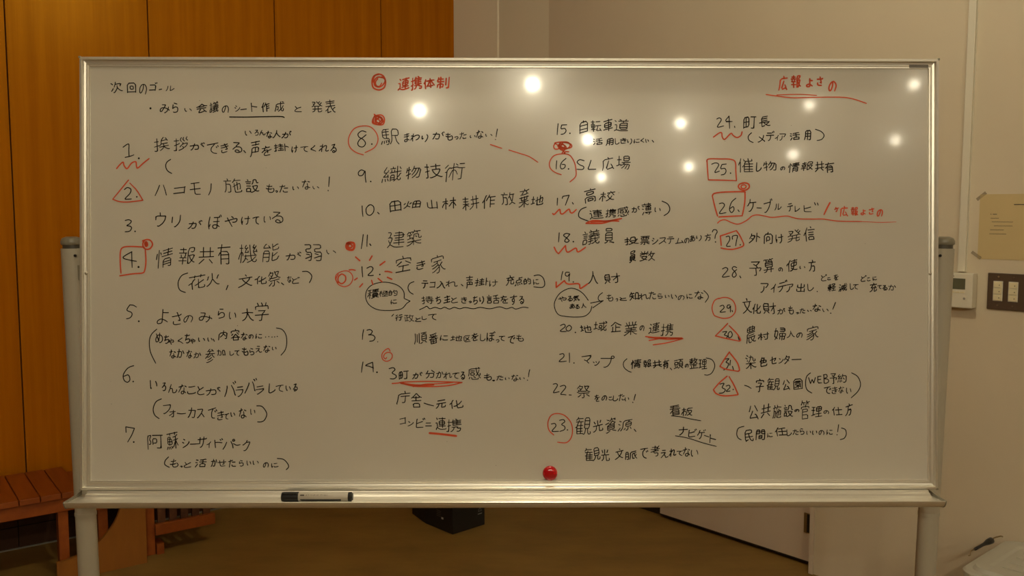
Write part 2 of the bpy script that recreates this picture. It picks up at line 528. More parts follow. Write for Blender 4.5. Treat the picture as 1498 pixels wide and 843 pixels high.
    ('る', -1065, -2064, -964, -2238),
    ('感', -900, -1968, -630, -2238),
    ('も', -572, -2099, -398, -2259),
    ('っ', -398, -2238, -332, -2273),
    ('た', -303, -2143, -152, -2259),
    ('い', -123, -2186, -21, -2244),
    ('な', 8, -2128, 167, -2273),
    ('い', 182, -2181, 298, -2239),
    ('！', 341, -2012, 414, -2259),
    ('k',),
    ('庁', -2418, -2469, -2117, -2765),
    ('舎', -2108, -2519, -1876, -2829),
    ('元', -1587, -2650, -1364, -2853),
    ('化', -1297, -2664, -998, -2859),
    ('k',),
    ('コ', -2354, -3026, -2215, -3186),
    ('ン', -2181, -3113, -2050, -3224),
    ('ビ', -2007, -3041, -1804, -3259),
    ('ニ', -1810, -3143, -1665, -3224),
    ('連', -1595, -3027, -1355, -3303),
    ('携', -1364, -3062, -1036, -3346),
    ('k',),
    ('自', 1444, 3254, 1633, 2959),
    ('転', 1685, 3255, 1923, 3009),
    ('車', 1952, 3290, 2161, 3024),
    ('道', 2178, 3279, 2498, 3024),
    ('k',),
    ('活', 1734, 2884, 1946, 2728),
    ('用', 2004, 2884, 2184, 2711),
    ('し', 2199, 2879, 2300, 2740),
    ('き', 2309, 2885, 2451, 2758),
    ('り', 2460, 2874, 2568, 2740),
    ('に', 2597, 2865, 2730, 2764),
    ('く', 2742, 2886, 2823, 2779),
    ('い', 2846, 2866, 2925, 2779),
    ('k',),
    ('広', 1929, 2478, 2191, 2183),
    ('場', 2228, 2508, 2539, 2213),
    ('k',),
    ('高', 1546, 1820, 1802, 1487),
    ('校', 1866, 1762, 2214, 1531),
    ('k',),
    ('連', 1657, 1370, 1968, 1153),
    ('携', 1997, 1385, 2238, 1197),
    ('感', 2258, 1435, 2505, 1212),
    ('が', 2557, 1444, 2732, 1299),
    ('薄', 2766, 1517, 2985, 1241),
    ('い', 3043, 1416, 3174, 1314),
    ('k',),
    ('議', 1512, 956, 1890, 608),
    ('員', 1977, 977, 2192, 646),
    ('k',),
    ('投', 2404, 797, 2715, 609),
    ('票', 2738, 812, 2948, 618),
    ('シ', 2985, 769, 3122, 624),
    ('ス', 3131, 783, 3297, 630),
    ('テ', 3305, 798, 3465, 638),
    ('ム', 3480, 769, 3669, 639),
    ('の', 3674, 769, 3785, 653),
    ('あ', 3791, 827, 3907, 682),
    ('り', 3925, 828, 4047, 697),
    ('方', 4105, 857, 4245, 697),
    ('員', 2506, 507, 2652, 231),
    ('数', 2724, 493, 3059, 269),
    ('k',),
    ('人', 1629, 65, 1853, -213),
    ('財', 1978, 28, 2318, -213),
    ('k',),
    ('や', 1002, -475, 1185, -596),
    ('る', 1200, -457, 1316, -582),
    ('気', 1316, -451, 1461, -582),
    ('あ', 1243, -620, 1360, -736),
    ('る', 1360, -640, 1461, -741),
    ('人', 1490, -611, 1607, -727),
    ('k',),
    ('も', 2027, -422, 2173, -582),
    ('っ', 2216, -509, 2275, -582),
    ('と', 2304, -486, 2463, -567),
    ('知', 2507, -378, 2716, -567),
    ('れ', 2705, -407, 2929, -552),
    ('た', 2920, -364, 3083, -538),
    ('ら', 3112, -407, 3219, -523),
    ('い', 3263, -436, 3365, -509),
    ('い', 3394, -421, 3525, -523),
    ('の', 3539, -445, 3685, -552),
    ('に', 3723, -421, 3859, -532),
    ('な', 3888, -349, 4084, -537),
    ('k',),
    ('地', 1462, -1079, 1723, -1245),
    ('域', 1746, -992, 2043, -1207),
    ('企', 2115, -1012, 2348, -1236),
    ('業', 2391, -998, 2682, -1312),
    ('の', 2726, -1085, 2833, -1207),
    ('連', 2915, -1021, 3162, -1274),
    ('携', 3171, -1041, 3453, -1312),
    ('k',),
    ('マ', 1497, -1718, 1709, -1898),
    ('ッ', 1738, -1840, 1884, -1942),
    ('プ', 1898, -1724, 2203, -1985),
    ('情', 2543, -1797, 2770, -2015),
    ('報', 2799, -1805, 2988, -1991),
    ('共', 3003, -1811, 3207, -2000),
    ('有', 3221, -1811, 3361, -2021),
    ('頭', 3454, -1797, 3658, -2015),
    ('の', 3687, -1899, 3774, -1986),
    ('整', 3782, -1768, 3978, -2015),
    ('理', 3978, -1797, 4167, -2021),
    ('k',),
    ('祭', 1399, -2348, 1689, -2630),
    ('を', 1768, -2552, 1893, -2706),
    ('の', 1922, -2566, 2044, -2683),
    ('こ', 2073, -2595, 2160, -2677),
    ('し', 2160, -2572, 2277, -2697),
    ('た', 2276, -2537, 2422, -2697),
    ('い', 2416, -2610, 2509, -2697),
    ('！', 2573, -2538, 2655, -2735),
    ('k',),
    ('看', 3367, -2766, 3601, -2999),
    ('板', 3609, -2825, 3863, -3014),
    ('ナ', 3557, -3232, 3761, -3421),
    ('ビ', 3761, -3276, 3951, -3465),
    ('ゲ', 3950, -3290, 4140, -3500),
    ('ト', 4213, -3392, 4359, -3587),
    ('k',),
    ('観', 1361, -3026, 1696, -3404),
    ('光', 1739, -3085, 1963, -3361),
    ('資', 2001, -3041, 2242, -3382),
    ('源', 2262, -3071, 2583, -3341),
    ('k',),
    ('観', 1565, -3666, 1906, -3963),
    ('光', 1914, -3710, 2103, -3963),
    ('文', 2205, -3696, 2394, -3943),
    ('脈', 2423, -3739, 2685, -3943),
    ('で', 2743, -3682, 2918, -3914),
    ('考', 2961, -3632, 3165, -3871),
    ('え', 3179, -3726, 3348, -3906),
    ('れ', 3348, -3697, 3514, -3877),
    ('て', 3514, -3741, 3651, -3857),
    ('な', 3645, -3668, 3806, -3872),
    ('い', 3820, -3726, 3980, -3872),
    ('r',),
    ('広', 5663, 4209, 5873, 3885),
    ('報', 5925, 4224, 6153, 3943),
    ('よ', 6251, 4161, 6406, 3958),
    ('さ', 6479, 4197, 6625, 3988),
    ('の', 6726, 4104, 6911, 3872),
    ('k',),
    ('町', 4922, 3346, 5205, 3079),
    ('長', 5257, 3361, 5505, 3115),
    ('メ', 5228, 2954, 5389, 2789),
    ('デ', 5403, 3042, 5592, 2819),
    ('ィ', 5592, 2955, 5680, 2830),
    ('ア', 5688, 2984, 5834, 2831),
    ('活', 5912, 3014, 6131, 2831),
    ('用', 6213, 3058, 6370, 2840),
    ('k',),
    ('催', 4821, 2460, 5142, 2150),
    ('し', 5194, 2374, 5317, 2171),
    ('物', 5346, 2403, 5631, 2186),
    ('の', 5710, 2287, 5818, 2200),
    ('情', 5876, 2375, 6127, 2143),
    ('報', 6147, 2396, 6409, 2187),
    ('共', 6447, 2405, 6651, 2164),
    ('有', 6657, 2376, 6861, 2144),
    ('k',),
    ('ケ', 5003, 1596, 5207, 1320),
    ('ブ', 5353, 1611, 5545, 1297),
    ('ル', 5586, 1506, 5743, 1350),
    ('テ', 5857, 1510, 5982, 1327),
    ('レ', 6017, 1452, 6134, 1321),
    ('ヒ', 6207, 1466, 6382, 1316),
    ('r',),
    ('ヶ', 6857, 1432, 6965, 1316),
    ('広', 6979, 1453, 7161, 1220),
    ('報', 7207, 1433, 7374, 1241),
    ('よ', 7417, 1381, 7534, 1250),
    ('さ', 7592, 1416, 7715, 1265),
    ('の', 7762, 1381, 7899, 1221),
    ('k',),
    ('外', 5042, 884, 5290, 652),
    ('向', 5363, 899, 5558, 638),
    ('け', 5610, 856, 5780, 652),
    ('発', 5867, 958, 6150, 667),
    ('信', 6207, 1016, 6450, 688),
    ('k',),
    ('予', 5052, 272, 5314, -36),
    ('算', 5355, 342, 5582, 22),
    ('の', 5670, 147, 5772, 52),
    ('使', 5844, 322, 6084, 46),
    ('い', 6121, 177, 6247, 110),
    ('方', 6311, 308, 6472, 52),
    ('k',),
    ('ア', 5291, -187, 5467, -396),
    ('イ', 5510, -201, 5627, -396),
    ('デ', 5656, -114, 5869, -384),
    ('ア', 5839, -201, 5997, -384),
    ('出', 6055, -192, 6239, -384),
    ('し', 6288, -201, 6429, -361),
    ('ど', 6580, 3, 6711, -151),
    ('こ', 6714, -64, 6793, -128),
    ('を', 6851, -6, 6959, -134),
    ('軽', 6720, -192, 6901, -375),
    ('減', 6953, -186, 7144, -375),
    ('し', 7193, -192, 7281, -332),
    ('て', 7260, -209, 7386, -326),
    ('ど', 7426, -17, 7552, -163),
    ('こ', 7560, -64, 7639, -151),
    ('に', 7677, -46, 7777, -142),
    ('充', 7610, -180, 7777, -384),
    ('て', 7777, -229, 7882, -317),
    ('る', 7888, -229, 7999, -346),
    ('か', 8010, -215, 8180, -346),
    ('k',),
    ('文', 4907, -507, 5118, -841),
    ('化', 5123, -623, 5307, -850),
    ('財', 5345, -600, 5628, -850),
    ('が', 5648, -716, 5823, -861),
    ('も', 5875, -667, 6007, -856),
    ('っ', 6050, -803, 6115, -850),
    ('た', 6123, -716, 6249, -841),
    ('い', 6289, -754, 6386, -797),
    ('な', 6400, -623, 6590, -797),
    ('い', 6610, -725, 6745, -803),
    ('！', 6773, -588, 6902, -841),
    ('k',),
    ('農', 4996, -1082, 5200, -1481),
    ('村', 5241, -1219, 5483, -1408),
    ('婦', 5584, -1132, 5841, -1408),
    ('人', 5853, -1199, 6028, -1356),
    ('の', 6057, -1234, 6191, -1350),
    ('家', 6270, -1094, 6533, -1408),
    ('k',),
    ('染', 4973, -1716, 5213, -2019),
    ('色', 5279, -1757, 5446, -1970),
    ('セ', 5492, -1746, 5644, -1911),
    ('ン', 5679, -1781, 5790, -1897),
    ('タ', 5795, -1722, 5921, -1911),
    ('k',),
    ('字', 5193, -2217, 5377, -2508),
    ('観', 5426, -2202, 5709, -2464),
    ('公', 5767, -2232, 5931, -2464),
    ('園', 5994, -2211, 6199, -2456),
    ('予', 6767, -2101, 6928, -2334),
    ('約', 6934, -2116, 7133, -2305),
    ('で', 6643, -2377, 6806, -2543),
    ('き', 6812, -2386, 6943, -2544),
    ('な', 6952, -2378, 7081, -2532),
    ('い', 7118, -2407, 7235, -2538),
    ('k',),
    ('公', 5048, -2775, 5261, -3084),
    ('共', 5301, -2740, 5523, -3061),
    ('施', 5552, -2770, 5748, -3067),
    ('設', 5791, -2770, 5996, -3032),
    ('の', 6019, -2863, 6127, -2930),
    ('管', 6156, -2677, 6352, -3085),
    ('理', 6375, -2799, 6615, -3038),
    ('の', 6638, -2887, 6760, -2974),
    ('仕', 6818, -2814, 7047, -3004),
    ('方', 7099, -2742, 7266, -3018),
    ('k',),
    ('民', 4961, -3293, 5157, -3555),
    ('間', 5194, -3293, 5408, -3526),
    ('に', 5442, -3366, 5565, -3474),
    ('任', 5603, -3250, 5865, -3445),
    ('し', 5851, -3294, 5967, -3440),
    ('た', 5982, -3288, 6119, -3416),
    ('ら', 6136, -3271, 6236, -3411),
    ('い', 6274, -3323, 6376, -3411),
    ('い', 6399, -3318, 6507, -3411),
    ('の', 6536, -3309, 6662, -3417),
    ('に', 6703, -3295, 6843, -3417),
    ('！', 6916, -3184, 6974, -3426),
]
FREE = [
    ('k', 1.6, [-7411, 3880, -7354, 3892]),
    ('k', 1.6, [-5695, 3463, -5574, 3477]),
    ('k', 1.8, [-5929, 3309, -5603, 3307, -5199, 3316, -4853, 3320, -4778, 3300]),
    ('d', 4, [-7590, 3487]),
    ('k', 1.6, [-8167, 2667, -8051, 2736, -8046, 2598, -8040, 2468]),
    ('k', 1.6, [-8124, 2453, -8023, 2474, -7942, 2506]),
    ('d', 3.6, [-7836, 2434]),
    ('k', 1.6, [-5632, 2602, -5592, 2556]),
    ('k', 1.6, [-7168, 2412, -7246, 2354, -7272, 2267, -7232, 2172, -7145, 2117]),
    ('r', 2.0, [-8302, 2216, -8239, 2294, -8167, 2352, -8144, 2280, -8081, 2217, -7989, 2332, -7899, 2361, -7885, 2266, -7856, 2231, -7735, 2338, -7620, 2428]),
    ('r', 1.8, [-8052, 1977, -8225, 1766, -8384, 1573]),
    ('r', 1.8, [-8384, 1573, -8254, 1524, -8082, 1512, -7909, 1530, -7751, 1550]),
    ('r', 1.8, [-7751, 1550, -7880, 1767, -8024, 1911]),
    ('k', 1.6, [-8139, 1775, -8076, 1818, -8004, 1781, -8024, 1694, -8125, 1584, -8067, 1573, -7992, 1579]),
    ('d', 3, [-7880, 1622]),
    ('k', 1.6, [-8125, 1123, -8053, 1140, -7996, 1111, -8025, 1059, -8088, 1016, -8016, 1001, -7990, 964, -8031, 900, -8126, 886]),
    ('d', 3, [-7916, 895]),
    ('r', 2.2, [-7760, 693, -7665, 722, -7588, 698, -7550, 621, -7594, 540, -7666, 516, -7738, 554, -7752, 641, -7723, 698]),
    ('r', 6, [-7686, 655, -7680, 597]),
    ('r', 2, [-7723, 563, -8025, 577, -8184, 548, -8227, 438, -8227, 207, -8213, 11]),
    ('r', 2, [-8239, -42, -7969, -1, -7767, 17, -7715, 77, -7689, 265, -7703, 511]),
    ('k', 1.6, [-7982, 467, -8170, 346, -8026, 288, -7888, 265]),
    ('k', 1.6, [-7988, 461, -7985, 294, -7980, 135]),
    ('d', 4, [-7845, 144]),
    ('k', 1.6, [-6811, 17, -6932, -32, -7004, -148, -7010, -263, -6967, -350, -6860, -393]),
    ('k', 1.6, [-5966, -243, -6001, -335]),
    ('k', 1.6, [-4841, -190, -4791, -231]),
    ('k', 1.6, [-4397, 50, -4287, 48, -4206, -28, -4212, -109, -4252, -187]),
    ('k', 1.6, [-8027, -654, -7955, -660, -7889, -700]),
    ('k', 1.6, [-8027, -654, -8090, -764, -7998, -813, -7984, -871, -8027, -928, -8099, -949]),
    ('d', 3.4, [-7840, -1001]),
    ('k', 1.5, [-7463, -1168, -7573, -1275, -7619, -1420, -7596, -1651, -7487, -1885]),
    ('k', 1.5, [-4948, -1142, -4827, -1174, -4746, -1290, -4729, -1464, -4763, -1608, -4850, -1718]),
    ('k', 1.5, [-6276, -1377, -6253, -1423]),
    ('d', 2.2, [-5173, -1333]),
    ('d', 2.2, [-5107, -1325]),
    ('d', 2.2, [-5038, -1333]),
    ('d', 2.2, [-4983, -1330]),
    ('d', 2.2, [-4928, -1322]),
    ('k', 1.6, [-7948, -1937, -8072, -1989, -8167, -2128, -8150, -2244, -8078, -2287, -8029, -2229, -8063, -2134, -8158, -2163]),
    ('d', 3, [-7960, -2273]),
    ('k', 1.6, [-7367, -2638, -7482, -2702, -7540, -2846, -7511, -2976, -7416, -3055]),
    ('k', 1.6, [-7036, -2942, -6949, -2957, -6860, -2945]),
    ('k', 1.6, [-5362, -2787, -5246, -2804, -5151, -2949, -5197, -3085, -5275, -3126, -5345, -3126]),
    ('k', 1.6, [-8111, -3346, -8117, -3228]),
    ('k', 1.6, [-8117, -3228, -7935, -3260]),
    ('k', 1.6, [-7935, -3260, -7987, -3396, -8077, -3549]),
    ('d', 3.4, [-7950, -3549]),
    ('k', 1.6, [-6762, -3596, -6676, -3594, -6583, -3588]),
    ('k', 1.6, [-5853, -3586, -5781, -3624, -5712, -3606]),
    ('k', 1.6, [-7218, -3865, -7287, -3940, -7296, -4027, -7201, -4085]),
    ('k', 1.6, [-4929, -3900, -4799, -3920, -4713, -4007, -4692, -4080, -4742, -4138]),
    ('r', 2.3, [-2783, 4215, -2884, 4183, -2928, 4081, -2905, 3937, -2783, 3885, -2674, 3937, -2645, 4068, -2697, 4183, -2798, 4220, -2884, 4168, -2910, 4052]),
    ('r', 2.1, [-2711, 4145, -2812, 4154, -2879, 4081, -2870, 3980, -2783, 3946, -2697, 3995, -2653, 4096, -2726, 4163]),
    ('r', 1.8, [-2806, 4125, -2856, 4053, -2835, 3972, -2769, 3966, -2726, 4030]),
    ('r', 2.0, [-2870, 3344, -2914, 3257, -2914, 3185, -2812, 3151, -2697, 3162, -2668, 3272, -2726, 3353, -2841, 3344, -2899, 3286, -2885, 3185, -2783, 3156, -2711, 3229, -2783, 3330, -2856, 3301, -2856, 3200, -2769, 3200, -2726, 3287, -2827, 3330, -2885, 3373]),
    ('r', 2.0, [-2841, 3301, -2856, 3243, -2769, 3171, -2697, 3229, -2755, 3316, -2856, 3229, -2812, 3287, -2769, 3229]),
    ('r', 1.5, [-3110, 2514, -3275, 2571, -3405, 2693, -3419, 2880, -3304, 3069, -3101, 3127, -2942, 3092, -2827, 2954, -2807, 2809, -2885, 2665, -3078, 2563]),
    ('k', 1.6, [-3055, 2997, -3145, 3020, -3223, 2959, -3203, 2890, -3116, 2838, -3067, 2757, -3116, 2687, -3194, 2693, -3231, 2751, -3194, 2832, -3116, 2887, -3055, 2939]),
    ('d', 3, [-2934, 2743]),
    ('k', 1.6, [-3087, 2172, -3159, 2196, -3217, 2143, -3203, 2080, -3130, 2086, -3078, 2167, -3073, 2057, -3058, 1935]),
    ('d', 3, [-2957, 1953]),
    ('k', 1.6, [-3139, 1438, -3134, 1310, -3122, 1218]),
    ('k', 1.6, [-2986, 1461, -3053, 1383, -3044, 1276, -2972, 1238, -2899, 1311, -2894, 1412, -2951, 1461, -3015, 1441]),
    ('k', 1.6, [-2813, 1302, -2778, 1267]),
    ('k', 1.6, [-3116, 833, -3131, 702, -3157, 535]),
    ('k', 1.6, [-3027, 824, -3035, 703, -3038, 581]),
    ('k', 1.8, [-2978, 636, -2954, 601]),
    ('r', 3.4, [-3463, 644, -3397, 665, -3319, 650, -3304, 587, -3327, 520, -3397, 508, -3463, 543, -3469, 615, -3420, 659]),
    ('r', 2.4, [-3434, 615, -3391, 630, -3348, 592, -3385, 552, -3434, 572, -3426, 615, -3391, 644]),
    ('k', 1.6, [-3143, 156, -3137, 40, -3128, -64]),
    ('k', 1.6, [-3039, 122, -2960, 156, -2911, 122, -2937, 55, -3013, -23, -2960, -35, -2900, -29]),
    ('d', 3, [-2767, -11]),
    ('r', 2.2, [-3278, 359, -3186, 278]),
    ('r', 2.2, [-2929, 382, -2984, 287]),
    ('r', 2.2, [-2657, 264, -2764, 185]),
    ('r', 2.2, [-2657, 52, -2584, 52, -2512, 32]),
    ('r', 2.2, [-2608, -69, -2512, -113]),
    ('r', 2.0, [-2804, -93, -2715, -168]),
    ('r', 2.0, [-2940, -133, -2914, -220]),
    ('r', 2.0, [-3128, -206, -3192, -278]),
    ('r', 2.0, [-3241, -87, -3299, -128]),
    ('r', 2.0, [-3414, 84, -3351, 92, -3284, 78]),
    ('r', 1.4, [-3640, -191, -3698, -119, -3683, -18, -3582, 46, -3452, 63, -3360, -3, -3336, -104, -3394, -220, -3516, -270, -3640, -220, -3689, -105, -3640, -3]),
    ('r', 2.0, [-3568, 0, -3634, -52, -3646, -148, -3573, -206, -3495, -148, -3490, -52, -3553, -3]),
    ('k', 1.4, [-2252, -509, -2260, -379, -2353, -263, -2527, -191, -2729, -176, -2932, -234, -3042, -350, -3062, -510, -2990, -654, -2816, -753, -2585, -773, -2382, -756, -2281, -718, -2203, -625]),
    ('k', 1.4, [-2203, -625, -2127, -573]),
    ('k', 1.4, [-2127, -573, -2194, -544, -2252, -518]),
    ('k', 1.5, [-2046, -162, -2136, -205, -2171, -292, -2136, -379, -2061, -428]),
    ('k', 1.5, [-1047, -219, -1009, -251]),
    ('k', 1.5, [492, -36, 602, -21, 689, -88, 719, -218, 661, -282, 487, -271]),
    ('k', 1.4, [-1928, -756, -1832, -712, -1774, -683, -1710, -735, -1600, -706, -1484, -735, -1398, -703, -1296, -741, -1195, -706, -1079, -735, -963, -709, -789, -735, -644, -706, -441, -735, -238, -694, -93, -735, 23, -706, 110, -741, 255, -703, 371, -714]),
    ('k', 1.3, [-2475, -851, -2515, -895]),
    ('k', 1.6, [-3108, -1176, -3128, -1277, -3134, -1384]),
    ('k', 1.6, [-3039, -1190, -2975, -1176, -2926, -1211, -2955, -1269, -3004, -1286, -2917, -1292, -2868, -1344, -2903, -1408, -2981, -1422]),
    ('d', 2, [-2810, -1434]),
    ('r', 1.5, [-2548, -1635, -2586, -1577, -2667, -1620, -2722, -1707, -2702, -1808, -2615, -1846, -2522, -1794, -2505, -1707, -2563, -1658, -2649, -1678, -2687, -1750, -2649, -1794, -2620, -1765]),
    ('k', 1.6, [-3121, -1860, -3141, -1968, -3153, -2078]),
    ('k', 1.6, [-2919, -1866, -3063, -1930, -2991, -1953, -2898, -1988]),
    ('k', 1.6, [-2919, -1866, -2910, -1968, -2904, -2069]),
    ('d', 3.4, [-2826, -2078]),
    ('k', 1.6, [-2571, -2003, -2484, -1982, -2447, -2026, -2505, -2092, -2427, -2142, -2427, -2191, -2484, -2220, -2548, -2214]),
    ('k', 1.6, [-1833, -2731, -1732, -2766, -1630, -2789]),
    ('r', 1.8, [-2508, -2316, -2383, -2307, -2267, -2287, -1804, -2273, -1398, -2281, -1028, -2293]),
    ('r', 1.8, [-1028, -2293, -1225, -2345, -1456, -2374, -1804, -2383, -2065, -2371, -2325, -2307]),
    ('r', 2.6, [-2325, -2307, -2152, -2336, -1920, -2354, -1630, -2345]),
    ('r', 1.6, [-2065, -2383, -1804, -2331, -1572, -2325, -1225, -2296]),
    ('r', 3.2, [-1717, -3366, -1543, -3381, -1340, -3404, -1152, -3428]),
    ('r', 1.6, [-433, 2738, -302, 2695, -192, 2658]),
    ('r', 1.5, [-42, 2623, 190, 2551, 393, 2482, 573, 2363]),
    ('k', 1.6, [1000, 3181, 988, 3065, 980, 2949]),
    ('k', 1.6, [1075, 3152, 1183, 3158]),
    ('k', 1.6, [1075, 3149, 1064, 3074, 1139, 3080, 1168, 3028, 1125, 2970, 1061, 2955]),
    ('d', 3, [1250, 2978]),
    ('k', 1.5, [2992, 2834, 3024, 2793]),
    ('r', 1.8, [936, 2761, 907, 2703, 936, 2645, 1023, 2659, 1096, 2775, 1183, 2776, 1270, 2747, 1285, 2689, 1198, 2660, 1081, 2688, 1023, 2746, 1081, 2790, 1197, 2790, 1256, 2718, 1169, 2645, 1052, 2674, 1009, 2717, 965, 2746, 936, 2775, 1081, 2796, 1226, 2784]),
    ('r', 1.8, [1023, 2746, 1038, 2645, 1125, 2616, 1168, 2689, 1096, 2738, 1047, 2688, 1096, 2630, 1139, 2703, 1081, 2755, 994, 2717, 1038, 2659, 1110, 2674]),
    ('r', 1.8, [1082, 2552, 1116, 2602, 1140, 2544, 1154, 2587, 1227, 2587]),
    ('r', 1.6, [1067, 2103, 937, 2152, 835, 2239, 821, 2369, 908, 2500, 1082, 2544, 1241, 2515, 1343, 2370, 1378, 2211, 1372, 2066, 1250, 1950]),
    ('k', 1.5, [971, 2398, 963, 2312, 960, 2222]),
    ('k', 1.5, [1169, 2448, 1082, 2370, 1047, 2283, 1076, 2225, 1140, 2254, 1148, 2312, 1082, 2320]),
    ('d', 3, [1221, 2225]),
    ('k', 1.6, [1552, 2399, 1459, 2420, 1404, 2370, 1459, 2312, 1540, 2275, 1523, 2217, 1398, 2217]),
    ('k', 1.6, [1697, 2408, 1662, 2298, 1639, 2223, 1720, 2217, 1799, 2220]),
    ('k', 1.6, [989, 1607, 984, 1529, 981, 1457]),
    ('k', 1.6, [1088, 1602, 1103, 1645]),
    ('k', 1.6, [1103, 1645, 1236, 1668]),
    ('k', 1.6, [1236, 1668, 1198, 1573, 1155, 1457]),
    ('k', 1.6, [1303, 1515, 1323, 1480]),
    ('r', 2.1, [885, 1282, 923, 1265, 1030, 1370, 1053, 1288, 1106, 1277, 1227, 1373, 1262, 1306, 1309, 1297, 1387, 1367]),
    ('k', 1.6, [1596, 1417, 1489, 1370, 1437, 1283, 1460, 1196, 1643, 1121]),
    ('k', 1.6, [3202, 1546, 3319, 1488, 3368, 1387, 3334, 1300, 3246, 1239]),
    ('r', 2.2, [1599, 1080, 1750, 1133, 2041, 1124, 2346, 1177]),
    ('r', 2.2, [1591, 1074, 1924, 1075, 2128, 1124, 2287, 1122]),
    ('r', 2.2, [1692, 1104, 1924, 1110, 2215, 1145]),
    ('k', 1.6, [1025, 874, 1019, 781, 1010, 680]),
    ('k', 1.6, [1242, 848, 1170, 860, 1118, 819, 1184, 761, 1234, 709, 1193, 674, 1141, 694, 1170, 753, 1213, 796, 1251, 848]),
    ('d', 3, [1324, 686]),
    ('r', 2.1, [918, 570, 961, 477, 1010, 430]),
    ('r', 2.1, [1010, 430, 1158, 605]),
    ('r', 2.1, [1158, 605, 1176, 491, 1228, 468, 1373, 550, 1408, 477, 1460, 483, 1582, 567]),
    ('k', 1.5, [4271, 892, 4294, 938, 4352, 938, 4373, 892, 4338, 828, 4326, 755]),
    ('d', 2.6, [4338, 683]),
    ('k', 1.5, [1101, 56, 1078, -31, 1066, -126]),
    ('k', 1.5, [1243, 36, 1170, 36, 1156, -22, 1205, -45, 1246, 7, 1234, -74, 1234, -150]),
    ('d', 2.6, [1324, -167]),
    ('r', 2.2, [962, -167, 962, -283]),
    ('r', 2.2, [962, -283, 1136, -138]),
    ('r', 2.2, [1136, -138, 1171, -190, 1243, -213, 1438, -207, 1467, -300, 1525, -277, 1629, -204]),
    ('k', 1.4, [1641, -556, 1534, -416, 1388, -321, 1229, -306, 1040, -408, 933, -582, 933, -727, 1011, -858, 1171, -898, 1374, -910, 1563, -892, 1679, -799, 1717, -683]),
    ('k', 1.4, [1737, -715, 1961, -561]),
    ('k', 1.4, [1961, -561, 1688, -614]),
    ('k', 1.4, [1943, -393, 1868, -457, 1853, -532, 1903, -582]),
    ('k', 1.4, [4092, -349, 4165, -421, 4188, -494, 4121, -598]),
    ('k', 1.5, [1049, -1091, 1128, -1062, 1151, -1114, 1049, -1207, 1177, -1216]),
    ('k', 1.5, [1229, -1085, 1171, -1143, 1195, -1201, 1253, -1193, 1287, -1134, 1244, -1085, 1200, -1108]),
    ('d', 2.8, [1369, -1236]),
    ('r', 1.9, [2857, -1323, 3031, -1341, 3235, -1346, 3642, -1364]),
    ('r', 1.9, [3642, -1364, 3380, -1381, 3177, -1370, 2915, -1341]),
    ('r', 1.7, [2930, -1407, 3235, -1352, 3628, -1349]),
    ('r', 1.7, [3017, -1500, 3322, -1457, 3651, -1370]),
    ('k', 1.5, [1035, -1700, 1114, -1689, 1122, -1753, 1027, -1851, 1178, -1846]),
    ('k', 1.5, [1241, -1672, 1244, -1767, 1244, -1872]),
    ('d', 2.6, [1340, -1883]),
    ('k', 1.4, [2462, -1794, 2392, -1869, 2398, -1971, 2480, -2049, 2555, -2078]),
    ('k', 1.4, [4143, -1777, 4269, -1817, 4327, -1942, 4269, -2088, 4182, -2140, 4109, -2134]),
    ('k', 1.4, [3381, -1992, 3413, -2029]),
    ('k', 1.5, [899, -2333, 963, -2322, 986, -2368, 905, -2502, 954, -2508, 1027, -2490]),
    ('k', 1.5, [1047, -2380, 1129, -2357, 1163, -2406, 1062, -2537, 1114, -2551, 1172, -2560]),
    ('k', 1.5, [1236, -2560, 1283, -2563]),
    ('k', 1.4, [3406, -3005, 3615, -3028, 3819, -3072, 4032, -3110]),
    ('k', 1.4, [4105, -3421, 4204, -3453]),
    ('k', 1.4, [3493, -3429, 3761, -3479, 4082, -3581, 4362, -3654]),
    ('r', 1.6, [914, -3410, 810, -3302, 789, -3142, 853, -2997, 984, -2954, 1144, -2997, 1274, -3143, 1309, -3317, 1275, -3477, 1173, -3572, 993, -3561]),
    ('k', 1.5, [859, -3177, 935, -3166, 955, -3224, 877, -3328, 1016, -3331]),
    ('k', 1.5, [1033, -3099, 1115, -3084, 1144, -3128, 1080, -3186, 1144, -3230, 1138, -3294, 1042, -3334]),
    ('d', 2.6, [1202, -3302]),
    ('k', 1.5, [2617, -3289, 2655, -3336]),
    ('r', 1.6, [5407, 3808, 5693, 3768, 5984, 3740, 6421, 3749, 6858, 3756, 7121, 3745, 7325, 3699, 7541, 3624]),
    ('r', 1.4, [5634, 3797, 5897, 3809, 6188, 3810, 6485, 3790]),
    ('k', 1.5, [4360, 3286, 4419, 3310, 4456, 3263, 4375, 3118, 4509, 3142]),
    ('k', 1.5, [4622, 3351, 4529, 3234, 4689, 3235]),
    ('k', 1.5, [4622, 3351, 4628, 3229, 4634, 3090]),
    ('k', 1.5, [4739, 3136, 4745, 3107]),
    ('r', 1.9, [4291, 2903, 4413, 2991, 4466, 2991, 4477, 2909, 4530, 2857, 4660, 2982, 4710, 2939, 4792, 2895, 4873, 2939, 4899, 3018]),
    ('k', 1.5, [5100, 2998, 5033, 2925, 5048, 2838, 5135, 2789]),
    ('k', 1.5, [6457, 3073, 6583, 3024, 6641, 2943, 6592, 2861, 6493, 2835]),
    ('k', 1.5, [4254, 2329, 4341, 2358, 4405, 2314, 4321, 2160, 4420, 2184]),
    ('k', 1.5, [4472, 2323, 4565, 2335]),
    ('k', 1.5, [4472, 2323, 4449, 2236, 4531, 2242, 4560, 2184, 4525, 2120, 4455, 2103]),
    ('d', 2.8, [4656, 2141]),
    ('r', 1.9, [4149, 2389, 4190, 2439, 4423, 2442, 4656, 2434, 4755, 2376, 4767, 2187, 4782, 1981]),
    ('r', 1.9, [4155, 2412, 4167, 2215, 4185, 1997]),
    ('r', 1.9, [4185, 1997, 4482, 1992, 4782, 1981]),
